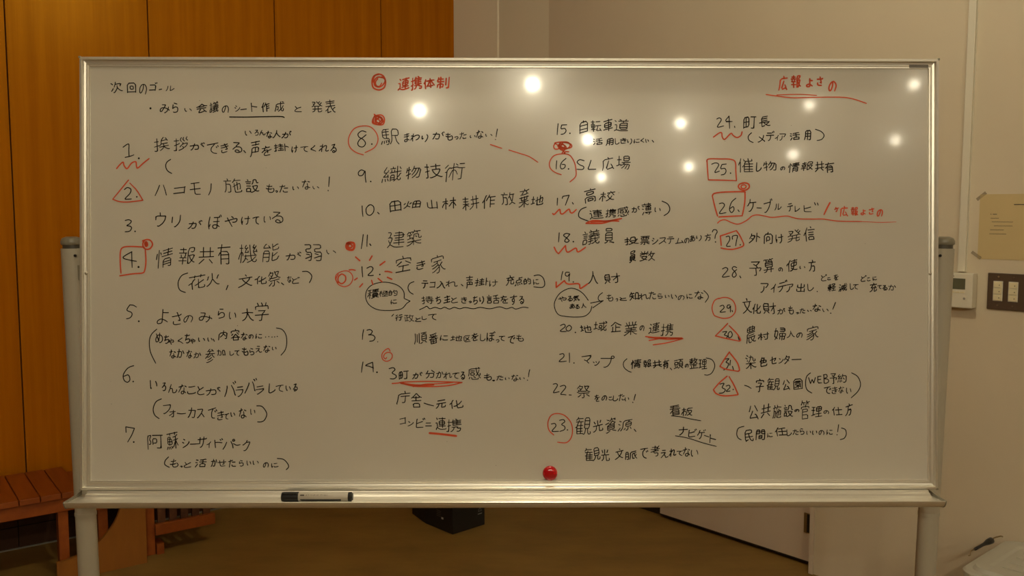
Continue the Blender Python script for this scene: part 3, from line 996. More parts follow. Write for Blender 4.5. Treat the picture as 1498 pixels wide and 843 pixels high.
    ('r', 2.2, [4939, 1932, 4845, 1906, 4825, 1842, 4895, 1784, 4982, 1784, 5049, 1837, 5041, 1906, 4968, 1935, 4895, 1929]),
    ('r', 1.9, [4944, 1895, 4889, 1877, 4886, 1828, 4945, 1813, 4988, 1857, 4953, 1895]),
    ('r', 2.1, [4381, 1232, 4328, 1406, 4270, 1653]),
    ('r', 2.1, [4270, 1653, 4313, 1711, 4531, 1740, 4924, 1747, 4962, 1712, 4954, 1494, 4905, 1247]),
    ('r', 2.1, [4407, 1212, 4649, 1226, 4905, 1238]),
    ('k', 1.5, [4415, 1493, 4488, 1508, 4526, 1450, 4421, 1290, 4561, 1305]),
    ('k', 1.5, [4770, 1610, 4677, 1523, 4634, 1377, 4678, 1305, 4730, 1363, 4712, 1430, 4648, 1392]),
    ('k', 1.5, [4814, 1363, 4841, 1325]),
    ('k', 1.5, [5216, 1407, 5312, 1401]),
    ('k', 1.5, [6440, 1519, 6463, 1467]),
    ('k', 1.5, [6501, 1513, 6519, 1464]),
    ('r', 2.4, [6769, 1519, 6702, 1394, 6644, 1269]),
    ('r', 1.6, [4381, 1081, 4445, 1136, 4547, 1151, 4678, 1093, 4823, 1061, 4998, 1140, 5114, 1233, 5231, 1256, 5377, 1233, 5551, 1204, 5843, 1234, 5988, 1199, 6134, 1173, 6426, 1170, 6630, 1170, 6951, 1127, 7447, 1119]),
    ('r', 1.0, [7447, 1119, 7826, 1099, 8177, 1111]),
    ('r', 2.0, [4460, 608, 4440, 811]),
    ('r', 2.0, [4440, 811, 4562, 849, 4780, 924]),
    ('r', 2.0, [4780, 924, 4853, 826, 4935, 652]),
    ('r', 2.0, [4935, 652, 4917, 593, 4737, 532, 4591, 529, 4452, 555]),
    ('k', 1.5, [4562, 791, 4626, 802, 4638, 724, 4571, 599, 4655, 593]),
    ('k', 1.5, [4699, 738, 4702, 805, 4801, 817, 4783, 710, 4766, 599]),
    ('d', 2.6, [4865, 622]),
    ('k', 1.5, [4484, 109, 4557, 141, 4598, 89, 4484, -57, 4636, -42]),
    ('k', 1.5, [4790, 138, 4732, 161, 4694, 118, 4752, 51, 4781, -19, 4732, -65, 4694, -28, 4723, 39, 4790, 97]),
    ('k', 1.5, [4854, -36, 4878, -80]),
    ('d', 2.2, [6502, -367]),
    ('r', 1.6, [4418, -507, 4316, -565, 4267, -711, 4302, -856, 4360, -899]),
    ('r', 1.6, [4360, -899, 4506, -937, 4652, -914, 4745, -827, 4768, -710, 4724, -580, 4622, -507, 4505, -495, 4404, -522]),
    ('k', 1.5, [4433, -681, 4500, -661, 4520, -716, 4439, -804, 4552, -798]),
    ('k', 1.5, [4651, -652, 4599, -658, 4587, -710, 4628, -722, 4657, -676, 4657, -803]),
    ('k', 1.5, [4692, -769, 4704, -798]),
    ('r', 1.9, [4599, -1045, 4506, -1146, 4338, -1309]),
    ('r', 1.9, [4338, -1309, 4565, -1364, 4842, -1420]),
    ('r', 1.9, [4842, -1420, 4874, -1388, 4798, -1263, 4632, -1094]),
    ('k', 2.0, [4827, -1327, 4845, -1394]),
    ('k', 1.5, [4492, -1228, 4579, -1219, 4530, -1286, 4594, -1315, 4565, -1356, 4501, -1356]),
    ('k', 1.5, [4652, -1213, 4611, -1263, 4623, -1344, 4673, -1335, 4699, -1277, 4667, -1213]),
    ('r', 2.1, [4638, -1649, 4536, -1795, 4435, -1955]),
    ('r', 2.1, [4435, -1955, 4537, -2013, 4814, -2060]),
    ('r', 2.1, [4814, -2060, 4851, -2028, 4799, -1868, 4647, -1670]),
    ('k', 1.5, [4536, -1804, 4624, -1795, 4566, -1867, 4618, -1897, 4589, -1984, 4516, -2033]),
    ('k', 1.5, [4659, -1824, 4647, -1931]),
    ('k', 1.6, [4703, -1955, 4726, -2036]),
    ('r', 2.1, [4589, -2164, 4421, -2304, 4299, -2449]),
    ('r', 2.1, [4299, -2449, 4363, -2536, 4538, -2583, 4814, -2560]),
    ('r', 2.1, [4823, -2551, 4727, -2333, 4630, -2173]),
    ('k', 1.5, [4435, -2333, 4523, -2318, 4485, -2405, 4552, -2449, 4508, -2513, 4421, -2525]),
    ('k', 1.5, [4566, -2376, 4630, -2356, 4648, -2406, 4572, -2484, 4654, -2478]),
    ('d', 2.6, [4718, -2446]),
    ('k', 1.5, [4960, -2359, 5033, -2380, 5100, -2423]),
    ('k', 1.5, [5965, -1813, 6163, -1807]),
    ('k', 1.5, [6362, -2095, 6280, -2174, 6257, -2334, 6292, -2456, 6392, -2523]),
    ('k', 1.5, [6321, -2194, 6362, -2322]),
    ('k', 1.5, [6362, -2322, 6397, -2235]),
    ('k', 1.5, [6397, -2235, 6432, -2310]),
    ('k', 1.5, [6432, -2310, 6467, -2194]),
    ('k', 1.5, [6517, -2171, 6517, -2310, 6602, -2305]),
    ('k', 1.5, [6517, -2174, 6587, -2165]),
    ('k', 1.5, [6517, -2241, 6581, -2232]),
    ('k', 1.5, [6645, -2145, 6654, -2313]),
    ('k', 1.5, [6636, -2139, 6700, -2130, 6715, -2182, 6657, -2217, 6730, -2232, 6747, -2281, 6695, -2316, 6654, -2313]),
    ('k', 1.5, [7237, -2095, 7366, -2174, 7428, -2334, 7373, -2486, 7230, -2625]),
    ('k', 1.5, [4949, -3229, 4830, -3270, 4795, -3386, 4824, -3473, 4892, -3517]),
    ('k', 1.5, [7024, -3266, 7106, -3301, 7126, -3397, 7083, -3484, 6998, -3513]),
]
GLYPHS = {
    'あ': [[3, 14, 50, 14, 70, 12], [31, 63, 37, 62, 46, 52, 59, 30, 59, 27], [31, 69, 15, 74, 7, 74, 1, 70, 0, 61, 9, 46, 18, 40, 34, 33, 52, 31, 69, 35, 79, 46, 78, 62, 75, 68, 65, 74, 52, 79, 46, 77], [35, 0, 30, 5, 27, 24, 27, 54, 32, 73]],
    'え': [[49, 26, 3, 27], [49, 26, 47, 32, 32, 45, 30, 51], [54, 4, 18, 0], [79, 77, 59, 79, 51, 77, 47, 73, 41, 55, 30, 51], [30, 51, 22, 54, 0, 76]],
    'か': [[64, 12, 79, 44], [0, 79, 5, 77, 15, 53, 25, 17, 27, 0], [23, 73, 30, 78, 39, 78, 45, 74, 51, 47, 50, 26, 40, 21, 2, 24]],
    'が': [[79, 9, 75, 2, 71, 0], [70, 14, 68, 13, 64, 5], [75, 47, 70, 34, 62, 19], [26, 7, 24, 23, 15, 55, 5, 77, 0, 79], [1, 29, 39, 26, 48, 30, 49, 52, 44, 74, 38, 78, 27, 78, 23, 74]],
    'き': [[9, 52, 5, 58, 5, 68, 14, 76, 30, 79, 63, 77], [79, 30, 49, 34, 0, 34], [47, 53, 65, 55, 66, 52, 52, 29, 43, 2, 40, 0], [73, 9, 46, 13, 1, 12]],
    'け': [[4, 65, 8, 62, 12, 47], [39, 79, 43, 79, 49, 74, 55, 67, 59, 57, 61, 24, 60, 1, 58, 0], [29, 24, 58, 24, 79, 22], [5, 75, 4, 65, 2, 63, 0, 54, 0, 34, 4, 3]],
    'こ': [[7, 0, 30, 2, 66, 0], [79, 70, 75, 76, 66, 77, 51, 79, 17, 77, 8, 73, 0, 65, 0, 48]],
    'さ': [[7, 50, 4, 64, 6, 70, 13, 75, 29, 79, 62, 77], [0, 19, 9, 20, 58, 19, 75, 15, 79, 11], [39, 0, 43, 2, 47, 16, 65, 49, 45, 49]],
    'し': [[79, 53, 78, 61, 55, 75, 34, 79, 24, 79, 9, 75, 4, 71, 0, 62, 1, 0]],
    'す': [[45, 59, 27, 57, 23, 52, 22, 43, 25, 36, 31, 33, 47, 33], [79, 17, 0, 17], [19, 77, 26, 79, 31, 77, 46, 65, 45, 59, 48, 56, 50, 50, 47, 34, 47, 3, 51, 0]],
    'せ': [[45, 54, 56, 54, 58, 52, 60, 3, 63, 0], [21, 7, 21, 65, 24, 75, 34, 79, 67, 78], [0, 32, 79, 25]],
    'た': [[47, 32, 78, 32], [79, 78, 59, 79, 46, 76, 41, 70, 41, 58], [5, 79, 20, 36, 27, 0], [51, 9, 46, 14, 36, 16, 0, 17]],
    'ち': [[24, 78, 43, 79, 66, 74, 78, 63, 79, 51, 73, 42, 59, 38, 40, 39, 15, 47], [0, 14, 40, 14, 72, 10], [11, 55, 25, 11, 26, 0]],
    'っ': [[30, 79, 53, 75, 72, 59, 79, 39, 79, 26, 75, 12, 62, 1, 48, 0, 26, 7, 7, 17, 0, 14]],
    'て': [[49, 5, 50, 9, 40, 19, 34, 29, 32, 39, 33, 54, 37, 64, 46, 71, 68, 79], [0, 7, 37, 3, 47, 3, 49, 5, 56, 2, 79, 0]],
    'で': [[63, 24, 67, 33], [74, 18, 79, 28], [63, 79, 42, 72, 31, 57, 30, 47, 31, 31, 34, 23, 47, 7, 49, 2], [0, 6, 44, 1, 73, 0]],
    'と': [[79, 77, 33, 79, 15, 76, 4, 70, 0, 64, 1, 52, 7, 44, 22, 35, 24, 30], [6, 0, 24, 30], [72, 13, 32, 29, 24, 30]],
    'ど': [[63, 77, 25, 79, 12, 77, 3, 71, 0, 63, 2, 54, 19, 35], [19, 35, 27, 34, 54, 20], [19, 35, 5, 8, 3, 7], [79, 9, 74, 1, 71, 0], [61, 4, 66, 13]],
    'な': [[79, 24, 62, 16], [28, 0, 27, 13, 22, 25, 2, 58], [43, 14, 10, 18, 0, 17], [77, 70, 68, 63, 52, 57, 35, 57, 26, 62, 26, 73, 35, 79, 47, 79, 53, 76, 57, 69, 55, 32]],
    'に': [[12, 49, 8, 63, 3, 66], [79, 69, 73, 74, 42, 74, 32, 68, 31, 53], [36, 9, 38, 10, 72, 10], [3, 79, 3, 66, 0, 60, 0, 38, 5, 0]],
    'の': [[41, 77, 48, 79, 63, 73, 72, 64, 77, 55, 79, 42, 78, 28, 74, 18, 68, 9, 58, 3, 49, 0, 38, 0, 25, 4, 14, 11, 5, 23, 0, 43, 2, 56, 6, 66, 12, 69, 22, 67, 26, 62, 34, 45, 39, 25, 41, 1]],
    'ぼ': [[73, 0, 76, 2, 79, 10], [2, 68, 7, 65, 10, 54], [68, 34, 28, 36], [30, 13, 67, 12, 66, 4], [70, 69, 58, 61, 45, 57, 37, 57, 27, 61, 25, 69, 29, 76, 36, 78, 47, 77, 52, 73, 52, 13], [4, 9, 0, 36, 0, 65, 2, 68, 3, 79]],
    'ま': [[77, 11, 37, 13, 2, 12], [77, 32, 52, 35, 0, 33], [79, 72, 55, 60, 28, 55, 15, 56, 5, 60, 1, 70, 7, 77, 15, 79, 32, 79, 42, 72, 41, 0]],
    'み': [[79, 57, 76, 51, 54, 38, 42, 34, 20, 34, 11, 38, 2, 47, 0, 54, 0, 62, 2, 67, 13, 68, 19, 63, 42, 9, 42, 0, 14, 1], [40, 78, 44, 79, 48, 76, 62, 61, 68, 40, 69, 25]],
    'め': [[32, 53, 32, 58], [38, 63, 32, 58], [32, 53, 28, 50, 24, 43, 11, 8], [32, 53, 36, 50, 45, 31, 52, 13, 53, 0], [32, 58, 16, 71, 6, 71, 1, 65, 0, 50, 2, 43, 8, 34, 20, 22, 41, 16, 56, 17, 67, 21, 76, 30, 79, 39, 79, 54, 74, 65, 64, 74, 55, 78, 48, 79, 42, 77]],
    'も': [[55, 14, 50, 18, 13, 17, 4, 14], [65, 36, 73, 40, 79, 52, 77, 66, 70, 74, 59, 78, 44, 79, 33, 76, 27, 70, 24, 56, 31, 0], [55, 40, 50, 44, 26, 45, 3, 41, 0, 38]],
    'ゃ': [[47, 7, 40, 0], [43, 79, 26, 30, 21, 26, 15, 10, 9, 8], [0, 36, 7, 37, 28, 26, 53, 17, 69, 17, 74, 19, 79, 26, 79, 39, 76, 44, 65, 49, 52, 48, 47, 44]],
    'や': [[48, 9, 36, 0], [0, 36, 5, 36, 44, 19, 67, 17, 74, 19, 79, 24, 78, 40, 71, 47, 64, 48, 51, 47, 47, 45], [12, 9, 20, 25, 24, 31, 43, 79]],
    'よ': [[41, 21, 79, 20], [40, 0, 41, 72, 33, 78, 18, 79, 7, 77, 0, 70, 0, 62, 5, 57, 23, 53, 35, 53, 56, 58, 76, 68]],
    'ら': [[0, 48, 9, 46, 26, 38, 41, 35, 65, 37, 78, 45, 79, 60, 75, 67, 65, 73, 37, 79, 18, 79, 13, 76], [0, 48, 3, 17], [60, 6, 18, 0]],
    'る': [[59, 0, 13, 0], [59, 0, 57, 6, 33, 24, 30, 31], [0, 50, 28, 31, 56, 31, 66, 33, 75, 41, 79, 47, 79, 60, 76, 66, 68, 73, 50, 79, 34, 79, 22, 72, 21, 64, 30, 56, 45, 58, 52, 64, 56, 77]],
    'れ': [[19, 18, 2, 19], [18, 42, 12, 44, 0, 63, 0, 66], [79, 63, 78, 68, 70, 74, 64, 75, 57, 70, 60, 25, 57, 16, 42, 17, 26, 30, 19, 32], [19, 79, 18, 38, 19, 18, 21, 17, 21, 0]],
    'ろ': [[58, 2, 56, 0, 9, 2], [58, 2, 56, 7, 30, 26, 31, 30], [31, 30, 33, 33, 57, 32, 71, 37, 78, 45, 79, 57, 71, 69, 60, 75, 39, 79, 23, 79, 18, 76], [0, 48, 31, 30]],
    'わ': [[19, 42, 13, 45, 0, 66], [22, 18, 2, 18], [24, 30, 28, 31, 44, 22, 53, 20, 67, 22, 76, 29, 79, 38, 79, 50, 76, 58, 64, 70, 49, 75], [24, 30, 22, 28, 23, 0], [20, 79, 20, 44, 19, 41, 24, 30]],
    'を': [[18, 32, 17, 27, 22, 20, 23, 14], [30, 11, 33, 9, 31, 8, 30, 11], [30, 11, 29, 0], [0, 48, 18, 32], [71, 78, 30, 79, 21, 74, 20, 63, 28, 53, 50, 41, 79, 31], [46, 62, 46, 43, 43, 35, 36, 32, 21, 34, 18, 32], [63, 10, 49, 12, 30, 11, 23, 14, 0, 12]],
    'ん': [[20, 40, 19, 33, 36, 0], [20, 40, 12, 48, 0, 77], [20, 40, 37, 38, 42, 42, 44, 70, 47, 76, 54, 79, 64, 77, 72, 70, 79, 56, 77, 52]],
    'ア': [[0, 0, 79, 0, 77, 10, 71, 18, 59, 30, 54, 31], [4, 79, 15, 78, 29, 65, 36, 49, 37, 21]],
    'ィ': [[0, 42, 7, 42, 40, 28, 50, 26], [79, 0, 54, 20, 50, 26, 50, 79]],
    'イ': [[48, 26, 37, 28, 22, 35, 0, 42], [79, 0, 48, 25, 49, 79]],
    'ウ': [[39, 18, 38, 0], [20, 78, 29, 79, 36, 77, 59, 63, 74, 41, 79, 19, 77, 18, 0, 18, 0, 43]],
    'ォ': [[0, 65, 2, 66, 16, 58, 49, 28], [31, 78, 49, 79, 52, 75, 51, 30, 49, 28], [49, 28, 51, 0], [2, 20, 79, 20]],
    'カ': [[2, 20, 75, 20, 79, 21, 77, 57, 72, 76, 66, 79, 49, 79, 48, 77], [0, 78, 6, 77, 18, 67, 30, 48, 35, 30, 38, 0]],
    'ク': [[0, 40, 8, 38, 32, 16, 35, 15], [35, 15, 39, 2, 46, 0], [35, 15, 78, 16, 79, 25, 67, 47, 48, 65, 25, 78, 11, 79]],
    'ケ': [[51, 20, 50, 41, 42, 60, 28, 77, 17, 79], [79, 20, 20, 20], [0, 42, 6, 38, 15, 22, 20, 20, 24, 0]],
    'ゲ': [[16, 79, 23, 79, 39, 62, 47, 40, 48, 25], [63, 3, 67, 11], [75, 0, 79, 8], [19, 24, 22, 7, 27, 3], [19, 24, 0, 45], [73, 25, 19, 24]],
    'コ': [[0, 72, 74, 72], [74, 5, 2, 5], [74, 5, 79, 0], [74, 79, 74, 5]],
    'ゴ': [[68, 10, 65, 10, 61, 2], [66, 74, 0, 73], [79, 7, 75, 0], [3, 20, 66, 20, 66, 79]],
    'サ': [[0, 21, 75, 22, 79, 18], [21, 48, 21, 1], [56, 0, 55, 44, 52, 58, 47, 68, 39, 76, 34, 79, 28, 78]],
    'シ': [[15, 35, 0, 26], [34, 10, 17, 0], [79, 23, 77, 32, 56, 54, 31, 71, 6, 79]],
    'ス': [[0, 78, 3, 79, 17, 71, 45, 45, 49, 44], [8, 0, 68, 1, 67, 11, 52, 35, 49, 44], [79, 75, 49, 44]],
    'セ': [[24, 0, 25, 69, 29, 76, 39, 79, 62, 79, 74, 77, 79, 72], [58, 49, 72, 31, 75, 19, 0, 33]],
    'タ': [[39, 0, 35, 12], [0, 39, 10, 34, 28, 16, 35, 12], [31, 37, 36, 37, 72, 59], [9, 77, 17, 79, 45, 64, 62, 48, 78, 22, 79, 15, 77, 13, 35, 12]],
    'ッ': [[0, 8, 9, 30], [10, 76, 21, 79, 30, 75, 60, 50, 73, 29, 79, 11, 78, 3], [33, 0, 42, 22]],
    'テ': [[15, 79, 20, 79, 33, 65, 38, 52, 40, 28], [13, 0, 63, 0], [79, 24, 76, 28, 0, 27]],
    'デ': [[55, 13, 11, 13], [64, 4, 68, 12], [38, 37, 38, 51, 32, 66, 20, 78, 14, 79], [73, 0, 75, 1, 79, 9], [72, 36, 0, 36]],
    'ト': [[79, 45, 30, 34, 3, 31], [0, 0, 3, 2, 3, 79]],
    'ド': [[59, 17, 49, 6], [70, 0, 79, 10], [68, 45, 22, 33, 0, 31], [0, 2, 0, 79]],
    'ナ': [[79, 26, 0, 26], [41, 0, 41, 37, 38, 55, 33, 64, 23, 75, 18, 79, 14, 79]],
    'ニ': [[10, 0, 69, 0], [79, 79, 0, 78]],
    'ハ': [[24, 1, 15, 43, 0, 79], [79, 78, 72, 50, 54, 0]],
    'バ': [[76, 79, 72, 77, 60, 39, 49, 15], [67, 13, 64, 5, 59, 3], [75, 0, 79, 9], [21, 15, 21, 23, 12, 52, 0, 77]],
    'パ': [[71, 79, 62, 50, 48, 17], [0, 79, 12, 54, 21, 18], [64, 2, 73, 0, 77, 4, 79, 11, 76, 18, 66, 18, 62, 14, 62, 5, 64, 2]],
    'ヒ': [[72, 18, 22, 33, 0, 36], [0, 0, 0, 64, 3, 74, 17, 79, 79, 77]],
    'ビ': [[60, 26, 31, 35, 0, 40], [69, 0, 74, 2, 79, 10], [66, 14, 59, 5], [5, 5, 0, 9, 0, 70, 2, 74, 6, 77, 17, 79, 67, 77]],
    'フ': [[10, 77, 18, 79, 34, 72, 60, 52, 73, 28, 79, 4, 76, 1, 0, 0]],
    'ブ': [[0, 18, 64, 18], [74, 0, 79, 9], [9, 77, 17, 79, 29, 74, 43, 64, 54, 51, 64, 26, 65, 10, 61, 2]],
    'プ': [[0, 16, 71, 18, 77, 15, 79, 6, 73, 0, 65, 2, 62, 6, 60, 29, 48, 55, 30, 73, 16, 79, 9, 77]],
    'ホ': [[78, 62, 64, 40, 62, 39], [0, 63, 15, 41], [39, 0, 38, 77, 23, 79, 19, 74], [79, 14, 75, 18, 2, 18]],
    'ボ': [[60, 43, 73, 63], [13, 44, 0, 63], [60, 2, 63, 2, 67, 11], [75, 0, 79, 7], [0, 22, 72, 22], [36, 4, 36, 77, 34, 79, 21, 79]],
    'マ': [[58, 79, 43, 61, 41, 54], [17, 36, 33, 50, 41, 54], [41, 54, 68, 26, 78, 10, 79, 0, 0, 0]],
    'ム': [[35, 0, 16, 63, 15, 73], [0, 75, 72, 66], [79, 79, 61, 41]],
    'メ': [[79, 72, 79, 67, 69, 57, 52, 46, 46, 38, 18, 20], [0, 79, 6, 79, 19, 72, 46, 48, 57, 33, 68, 13, 71, 3, 70, 0]],
    'モ': [[8, 0, 70, 0], [79, 36, 0, 36], [32, 0, 33, 72, 42, 79, 74, 79]],
    'ラ': [[12, 0, 73, 0], [19, 77, 24, 79, 32, 77, 57, 65, 72, 49, 78, 37, 79, 27, 0, 26]],
    'リ': [[22, 77, 32, 79, 52, 72, 62, 67, 74, 54, 79, 36, 79, 0], [0, 2, 0, 45]],
    'ル': [[18, 1, 16, 51, 8, 69, 0, 79], [79, 46, 79, 51, 63, 67, 53, 74, 44, 74, 44, 0]],
    'レ': [[79, 42, 61, 57, 37, 70, 11, 79, 1, 79, 0, 0]],
    'ワ': [[17, 77, 29, 79, 48, 68, 62, 55, 73, 35, 79, 3, 76, 0, 1, 0, 0, 32]],
    'ン': [[24, 17, 4, 0], [79, 14, 79, 24, 74, 32, 51, 57, 21, 75, 0, 79]],
    'ヶ': [[24, 0, 20, 21], [51, 21, 49, 42, 42, 60, 29, 76, 24, 79, 19, 78], [0, 42, 8, 36, 19, 21, 79, 21]],
    'ー': [[79, 79, 0, 79]],
    '主': [[45, 19, 45, 11, 32, 0], [70, 47, 9, 47], [39, 20, 39, 79], [79, 79, 0, 79], [4, 19, 73, 19]],
    '予': [[55, 30, 48, 21], [43, 33, 42, 78, 26, 79], [48, 21, 49, 17, 64, 7, 66, 1], [48, 21, 25, 14], [10, 0, 71, 0], [70, 51, 79, 40, 79, 32, 56, 32, 55, 30, 43, 33, 0, 32]],
    '人': [[79, 78, 71, 74, 59, 63, 48, 44, 43, 29, 39, 26], [0, 79, 12, 72, 26, 54, 34, 30, 39, 26, 39, 0]],
    '仕': [[0, 31, 4, 25, 9, 24], [79, 29, 23, 29], [51, 1, 51, 75], [77, 75, 26, 75], [10, 79, 9, 21, 19, 0]],
    '任': [[12, 26, 6, 27, 0, 36], [52, 10, 52, 75], [77, 75, 28, 75], [79, 41, 25, 41], [26, 0, 22, 2, 12, 23, 13, 79], [72, 5, 55, 8, 52, 10, 27, 12]],
    '企': [[15, 42, 15, 79], [68, 47, 40, 47], [79, 29, 59, 19, 40, 0], [0, 29, 19, 20, 37, 1, 40, 0], [76, 79, 3, 79], [40, 25, 40, 79]],
    '会': [[12, 76, 14, 69, 28, 53, 29, 47], [12, 76, 32, 76, 63, 71], [53, 57, 60, 64, 63, 71], [73, 79, 71, 79, 67, 72, 63, 71], [15, 21, 19, 27, 57, 27, 63, 20], [39, 0, 57, 17, 72, 25, 79, 25], [2, 46, 73, 46], [39, 0, 15, 21, 0, 27]],
    '体': [[51, 21, 56, 23, 68, 48, 79, 61], [23, 62, 34, 48, 45, 25, 51, 21], [0, 37, 4, 29, 10, 26], [66, 62, 36, 62], [51, 0, 51, 78], [11, 79, 10, 22, 19, 1], [25, 19, 47, 19, 51, 21, 56, 19, 79, 19]],
    '作': [[0, 38, 4, 31, 11, 27], [51, 36, 77, 36], [27, 33, 36, 19, 40, 16], [51, 57, 77, 57], [44, 2, 40, 16], [51, 16, 51, 79], [79, 16, 40, 16], [13, 78, 13, 29, 11, 26, 21, 2, 25, 0]],
    '使': [[12, 24, 6, 26, 0, 34, 0, 37], [77, 10, 27, 10], [51, 45, 74, 45, 75, 27, 74, 25, 30, 25, 30, 45, 51, 45], [31, 54, 38, 62, 54, 73, 74, 78, 79, 77], [23, 77, 27, 78, 39, 72, 49, 57, 52, 41, 52, 1], [20, 0, 12, 22, 13, 79]],
    '信': [[0, 38, 6, 27, 11, 25], [71, 42, 32, 42], [71, 29, 32, 29], [52, 7, 49, 1, 45, 0], [72, 75, 71, 55, 31, 55, 31, 75], [72, 75, 31, 75], [79, 15, 26, 15], [12, 79, 11, 22, 19, 2]],
    '催': [[52, 19, 52, 0], [9, 26, 5, 28, 0, 36, 0, 40], [21, 51, 24, 46, 30, 43], [74, 5, 74, 19, 31, 19, 30, 5], [31, 62, 76, 62], [31, 49, 75, 49], [79, 76, 31, 76], [77, 36, 32, 36], [51, 25, 53, 25, 56, 31, 56, 76], [38, 24, 34, 27, 30, 40, 31, 76], [11, 79, 11, 27, 9, 25, 16, 1]],
    '元': [[1, 79, 10, 74, 18, 63, 22, 50, 25, 30], [8, 0, 69, 0], [50, 30, 50, 75, 52, 77, 55, 79, 75, 78, 78, 74, 79, 63], [0, 30, 77, 30]],
    '充': [[49, 40, 49, 74, 52, 77, 76, 77, 79, 72, 79, 64, 77, 61], [64, 39, 63, 32, 55, 26, 50, 25], [12, 41, 13, 35, 26, 22, 27, 15], [27, 41, 26, 54, 21, 67, 9, 77, 0, 79], [40, 15, 41, 6, 37, 0], [0, 15, 77, 15], [74, 44, 67, 39, 12, 41]],
    '光': [[61, 21, 69, 5], [39, 35, 39, 0], [0, 77, 8, 75, 21, 62, 26, 36], [18, 22, 10, 5], [77, 62, 79, 72, 77, 77, 73, 79, 53, 78, 51, 74, 51, 36], [78, 36, 1, 36]],
    '入': [[0, 77, 12, 69, 24, 56, 33, 38, 36, 26, 39, 23], [79, 79, 79, 76, 65, 63, 57, 52, 45, 26, 39, 23], [24, 0, 36, 12, 39, 23]],
    '公': [[35, 29, 23, 49, 8, 65, 6, 72], [69, 69, 75, 72, 79, 79], [69, 69, 68, 63, 61, 55, 57, 51, 51, 50], [69, 69, 6, 72], [77, 29, 53, 0], [0, 29, 10, 18, 19, 2]],
    '共': [[26, 61, 4, 79], [53, 61, 75, 78], [57, 49, 57, 0], [22, 0, 22, 49], [0, 49, 79, 49], [4, 19, 76, 19]],
    '内': [[38, 34, 45, 38, 66, 57], [0, 79, 0, 16, 79, 16, 79, 76, 74, 78, 63, 78], [14, 58, 29, 47, 38, 34, 40, 0]],
    '出': [[74, 9, 74, 34, 6, 34, 6, 9], [40, 0, 40, 74], [0, 47, 1, 74, 79, 74], [79, 79, 79, 47]],
    '分': [[3, 78, 16, 72, 25, 62, 31, 50, 34, 34], [59, 0, 79, 26], [6, 29, 12, 34, 72, 35, 70, 64, 66, 77, 62, 79, 47, 79, 44, 77], [25, 1, 17, 15, 6, 29, 0, 33]],
    '制': [[67, 78, 77, 77, 79, 73, 79, 1], [61, 53, 61, 8], [35, 71, 44, 70, 44, 45, 3, 45, 3, 71], [46, 29, 2, 29], [6, 13, 42, 13], [23, 0, 23, 79], [7, 2, 6, 13, 0, 20, 2, 29]],
    '加': [[79, 72, 52, 72], [79, 78, 79, 11, 52, 10, 52, 79], [15, 0, 12, 49, 7, 65, 0, 78], [1, 17, 36, 18, 34, 73, 30, 78, 20, 78, 17, 76]],
    '化': [[45, 41, 55, 38, 74, 18], [0, 36, 7, 27, 14, 26], [44, 49, 38, 50, 29, 55, 25, 54], [44, 4, 44, 68, 46, 75, 49, 77, 76, 77, 79, 69, 78, 58], [15, 79, 14, 23, 23, 2, 27, 0]],
    '区': [[76, 0, 0, 1, 0, 78, 79, 79], [17, 61, 31, 52, 47, 35, 62, 14], [20, 18, 41, 36, 65, 61]],
    '参': [[34, 15, 31, 29], [79, 51, 73, 49, 60, 41, 54, 30], [61, 12, 59, 6, 50, 2], [11, 78, 19, 79, 44, 73, 68, 61], [19, 14, 21, 8, 33, 0], [16, 49, 23, 50, 44, 41, 48, 41], [1, 52, 18, 41, 23, 35, 24, 30], [55, 52, 36, 60, 19, 64], [0, 30, 79, 30], [69, 14, 61, 12, 35, 15, 19, 14, 11, 15]],
    '向': [[35, 0, 31, 15], [22, 59, 57, 58, 56, 35, 22, 35, 22, 66], [0, 79, 0, 15, 79, 16, 78, 77, 72, 79, 59, 77]],
    '員': [[10, 40, 70, 40], [10, 52, 70, 52], [25, 64, 25, 71], [25, 71, 5, 79, 0, 78], [79, 78, 76, 79, 56, 71, 48, 72], [14, 11, 14, 0, 66, 1, 65, 16, 14, 16, 14, 11], [70, 52, 68, 64, 12, 64, 10, 63, 10, 28, 68, 27, 70, 29, 70, 52]],
    '回': [[79, 74, 0, 74], [57, 42, 56, 22, 23, 22, 24, 52, 56, 52, 57, 42], [0, 79, 0, 0, 79, 0, 79, 79]],
    '園': [[0, 79, 79, 79], [0, 79, 0, 0, 79, 1, 79, 79], [58, 59, 64, 51], [38, 68, 38, 52], [60, 47, 64, 51], [40, 15, 40, 24], [62, 15, 18, 15], [60, 47, 42, 48, 28, 59, 15, 65, 10, 64], [12, 25, 67, 25], [67, 66, 56, 59, 41, 55, 37, 48, 21, 48, 19, 46, 20, 35, 60, 35, 60, 47]],
    '地': [[23, 55, 12, 57], [0, 64, 11, 59, 12, 57], [79, 68, 77, 76, 72, 79, 43, 79, 37, 76, 36, 10], [22, 23, 0, 23], [11, 1, 12, 57], [66, 55, 73, 55, 74, 52, 75, 19, 61, 22, 52, 28, 27, 37], [55, 0, 55, 59]],
    '域': [[51, 62, 24, 68], [20, 56, 10, 58], [70, 0, 77, 6, 77, 14], [10, 58, 9, 62, 1, 65], [43, 77, 47, 77, 58, 66, 62, 64], [63, 54, 67, 52, 76, 30], [78, 65, 79, 76, 77, 79, 71, 79, 62, 64], [29, 47, 29, 28, 46, 28, 47, 51, 29, 51, 29, 47], [17, 23, 0, 23], [9, 2, 10, 58], [27, 14, 77, 14], [62, 64, 63, 54, 61, 51, 58, 28, 58, 1]],
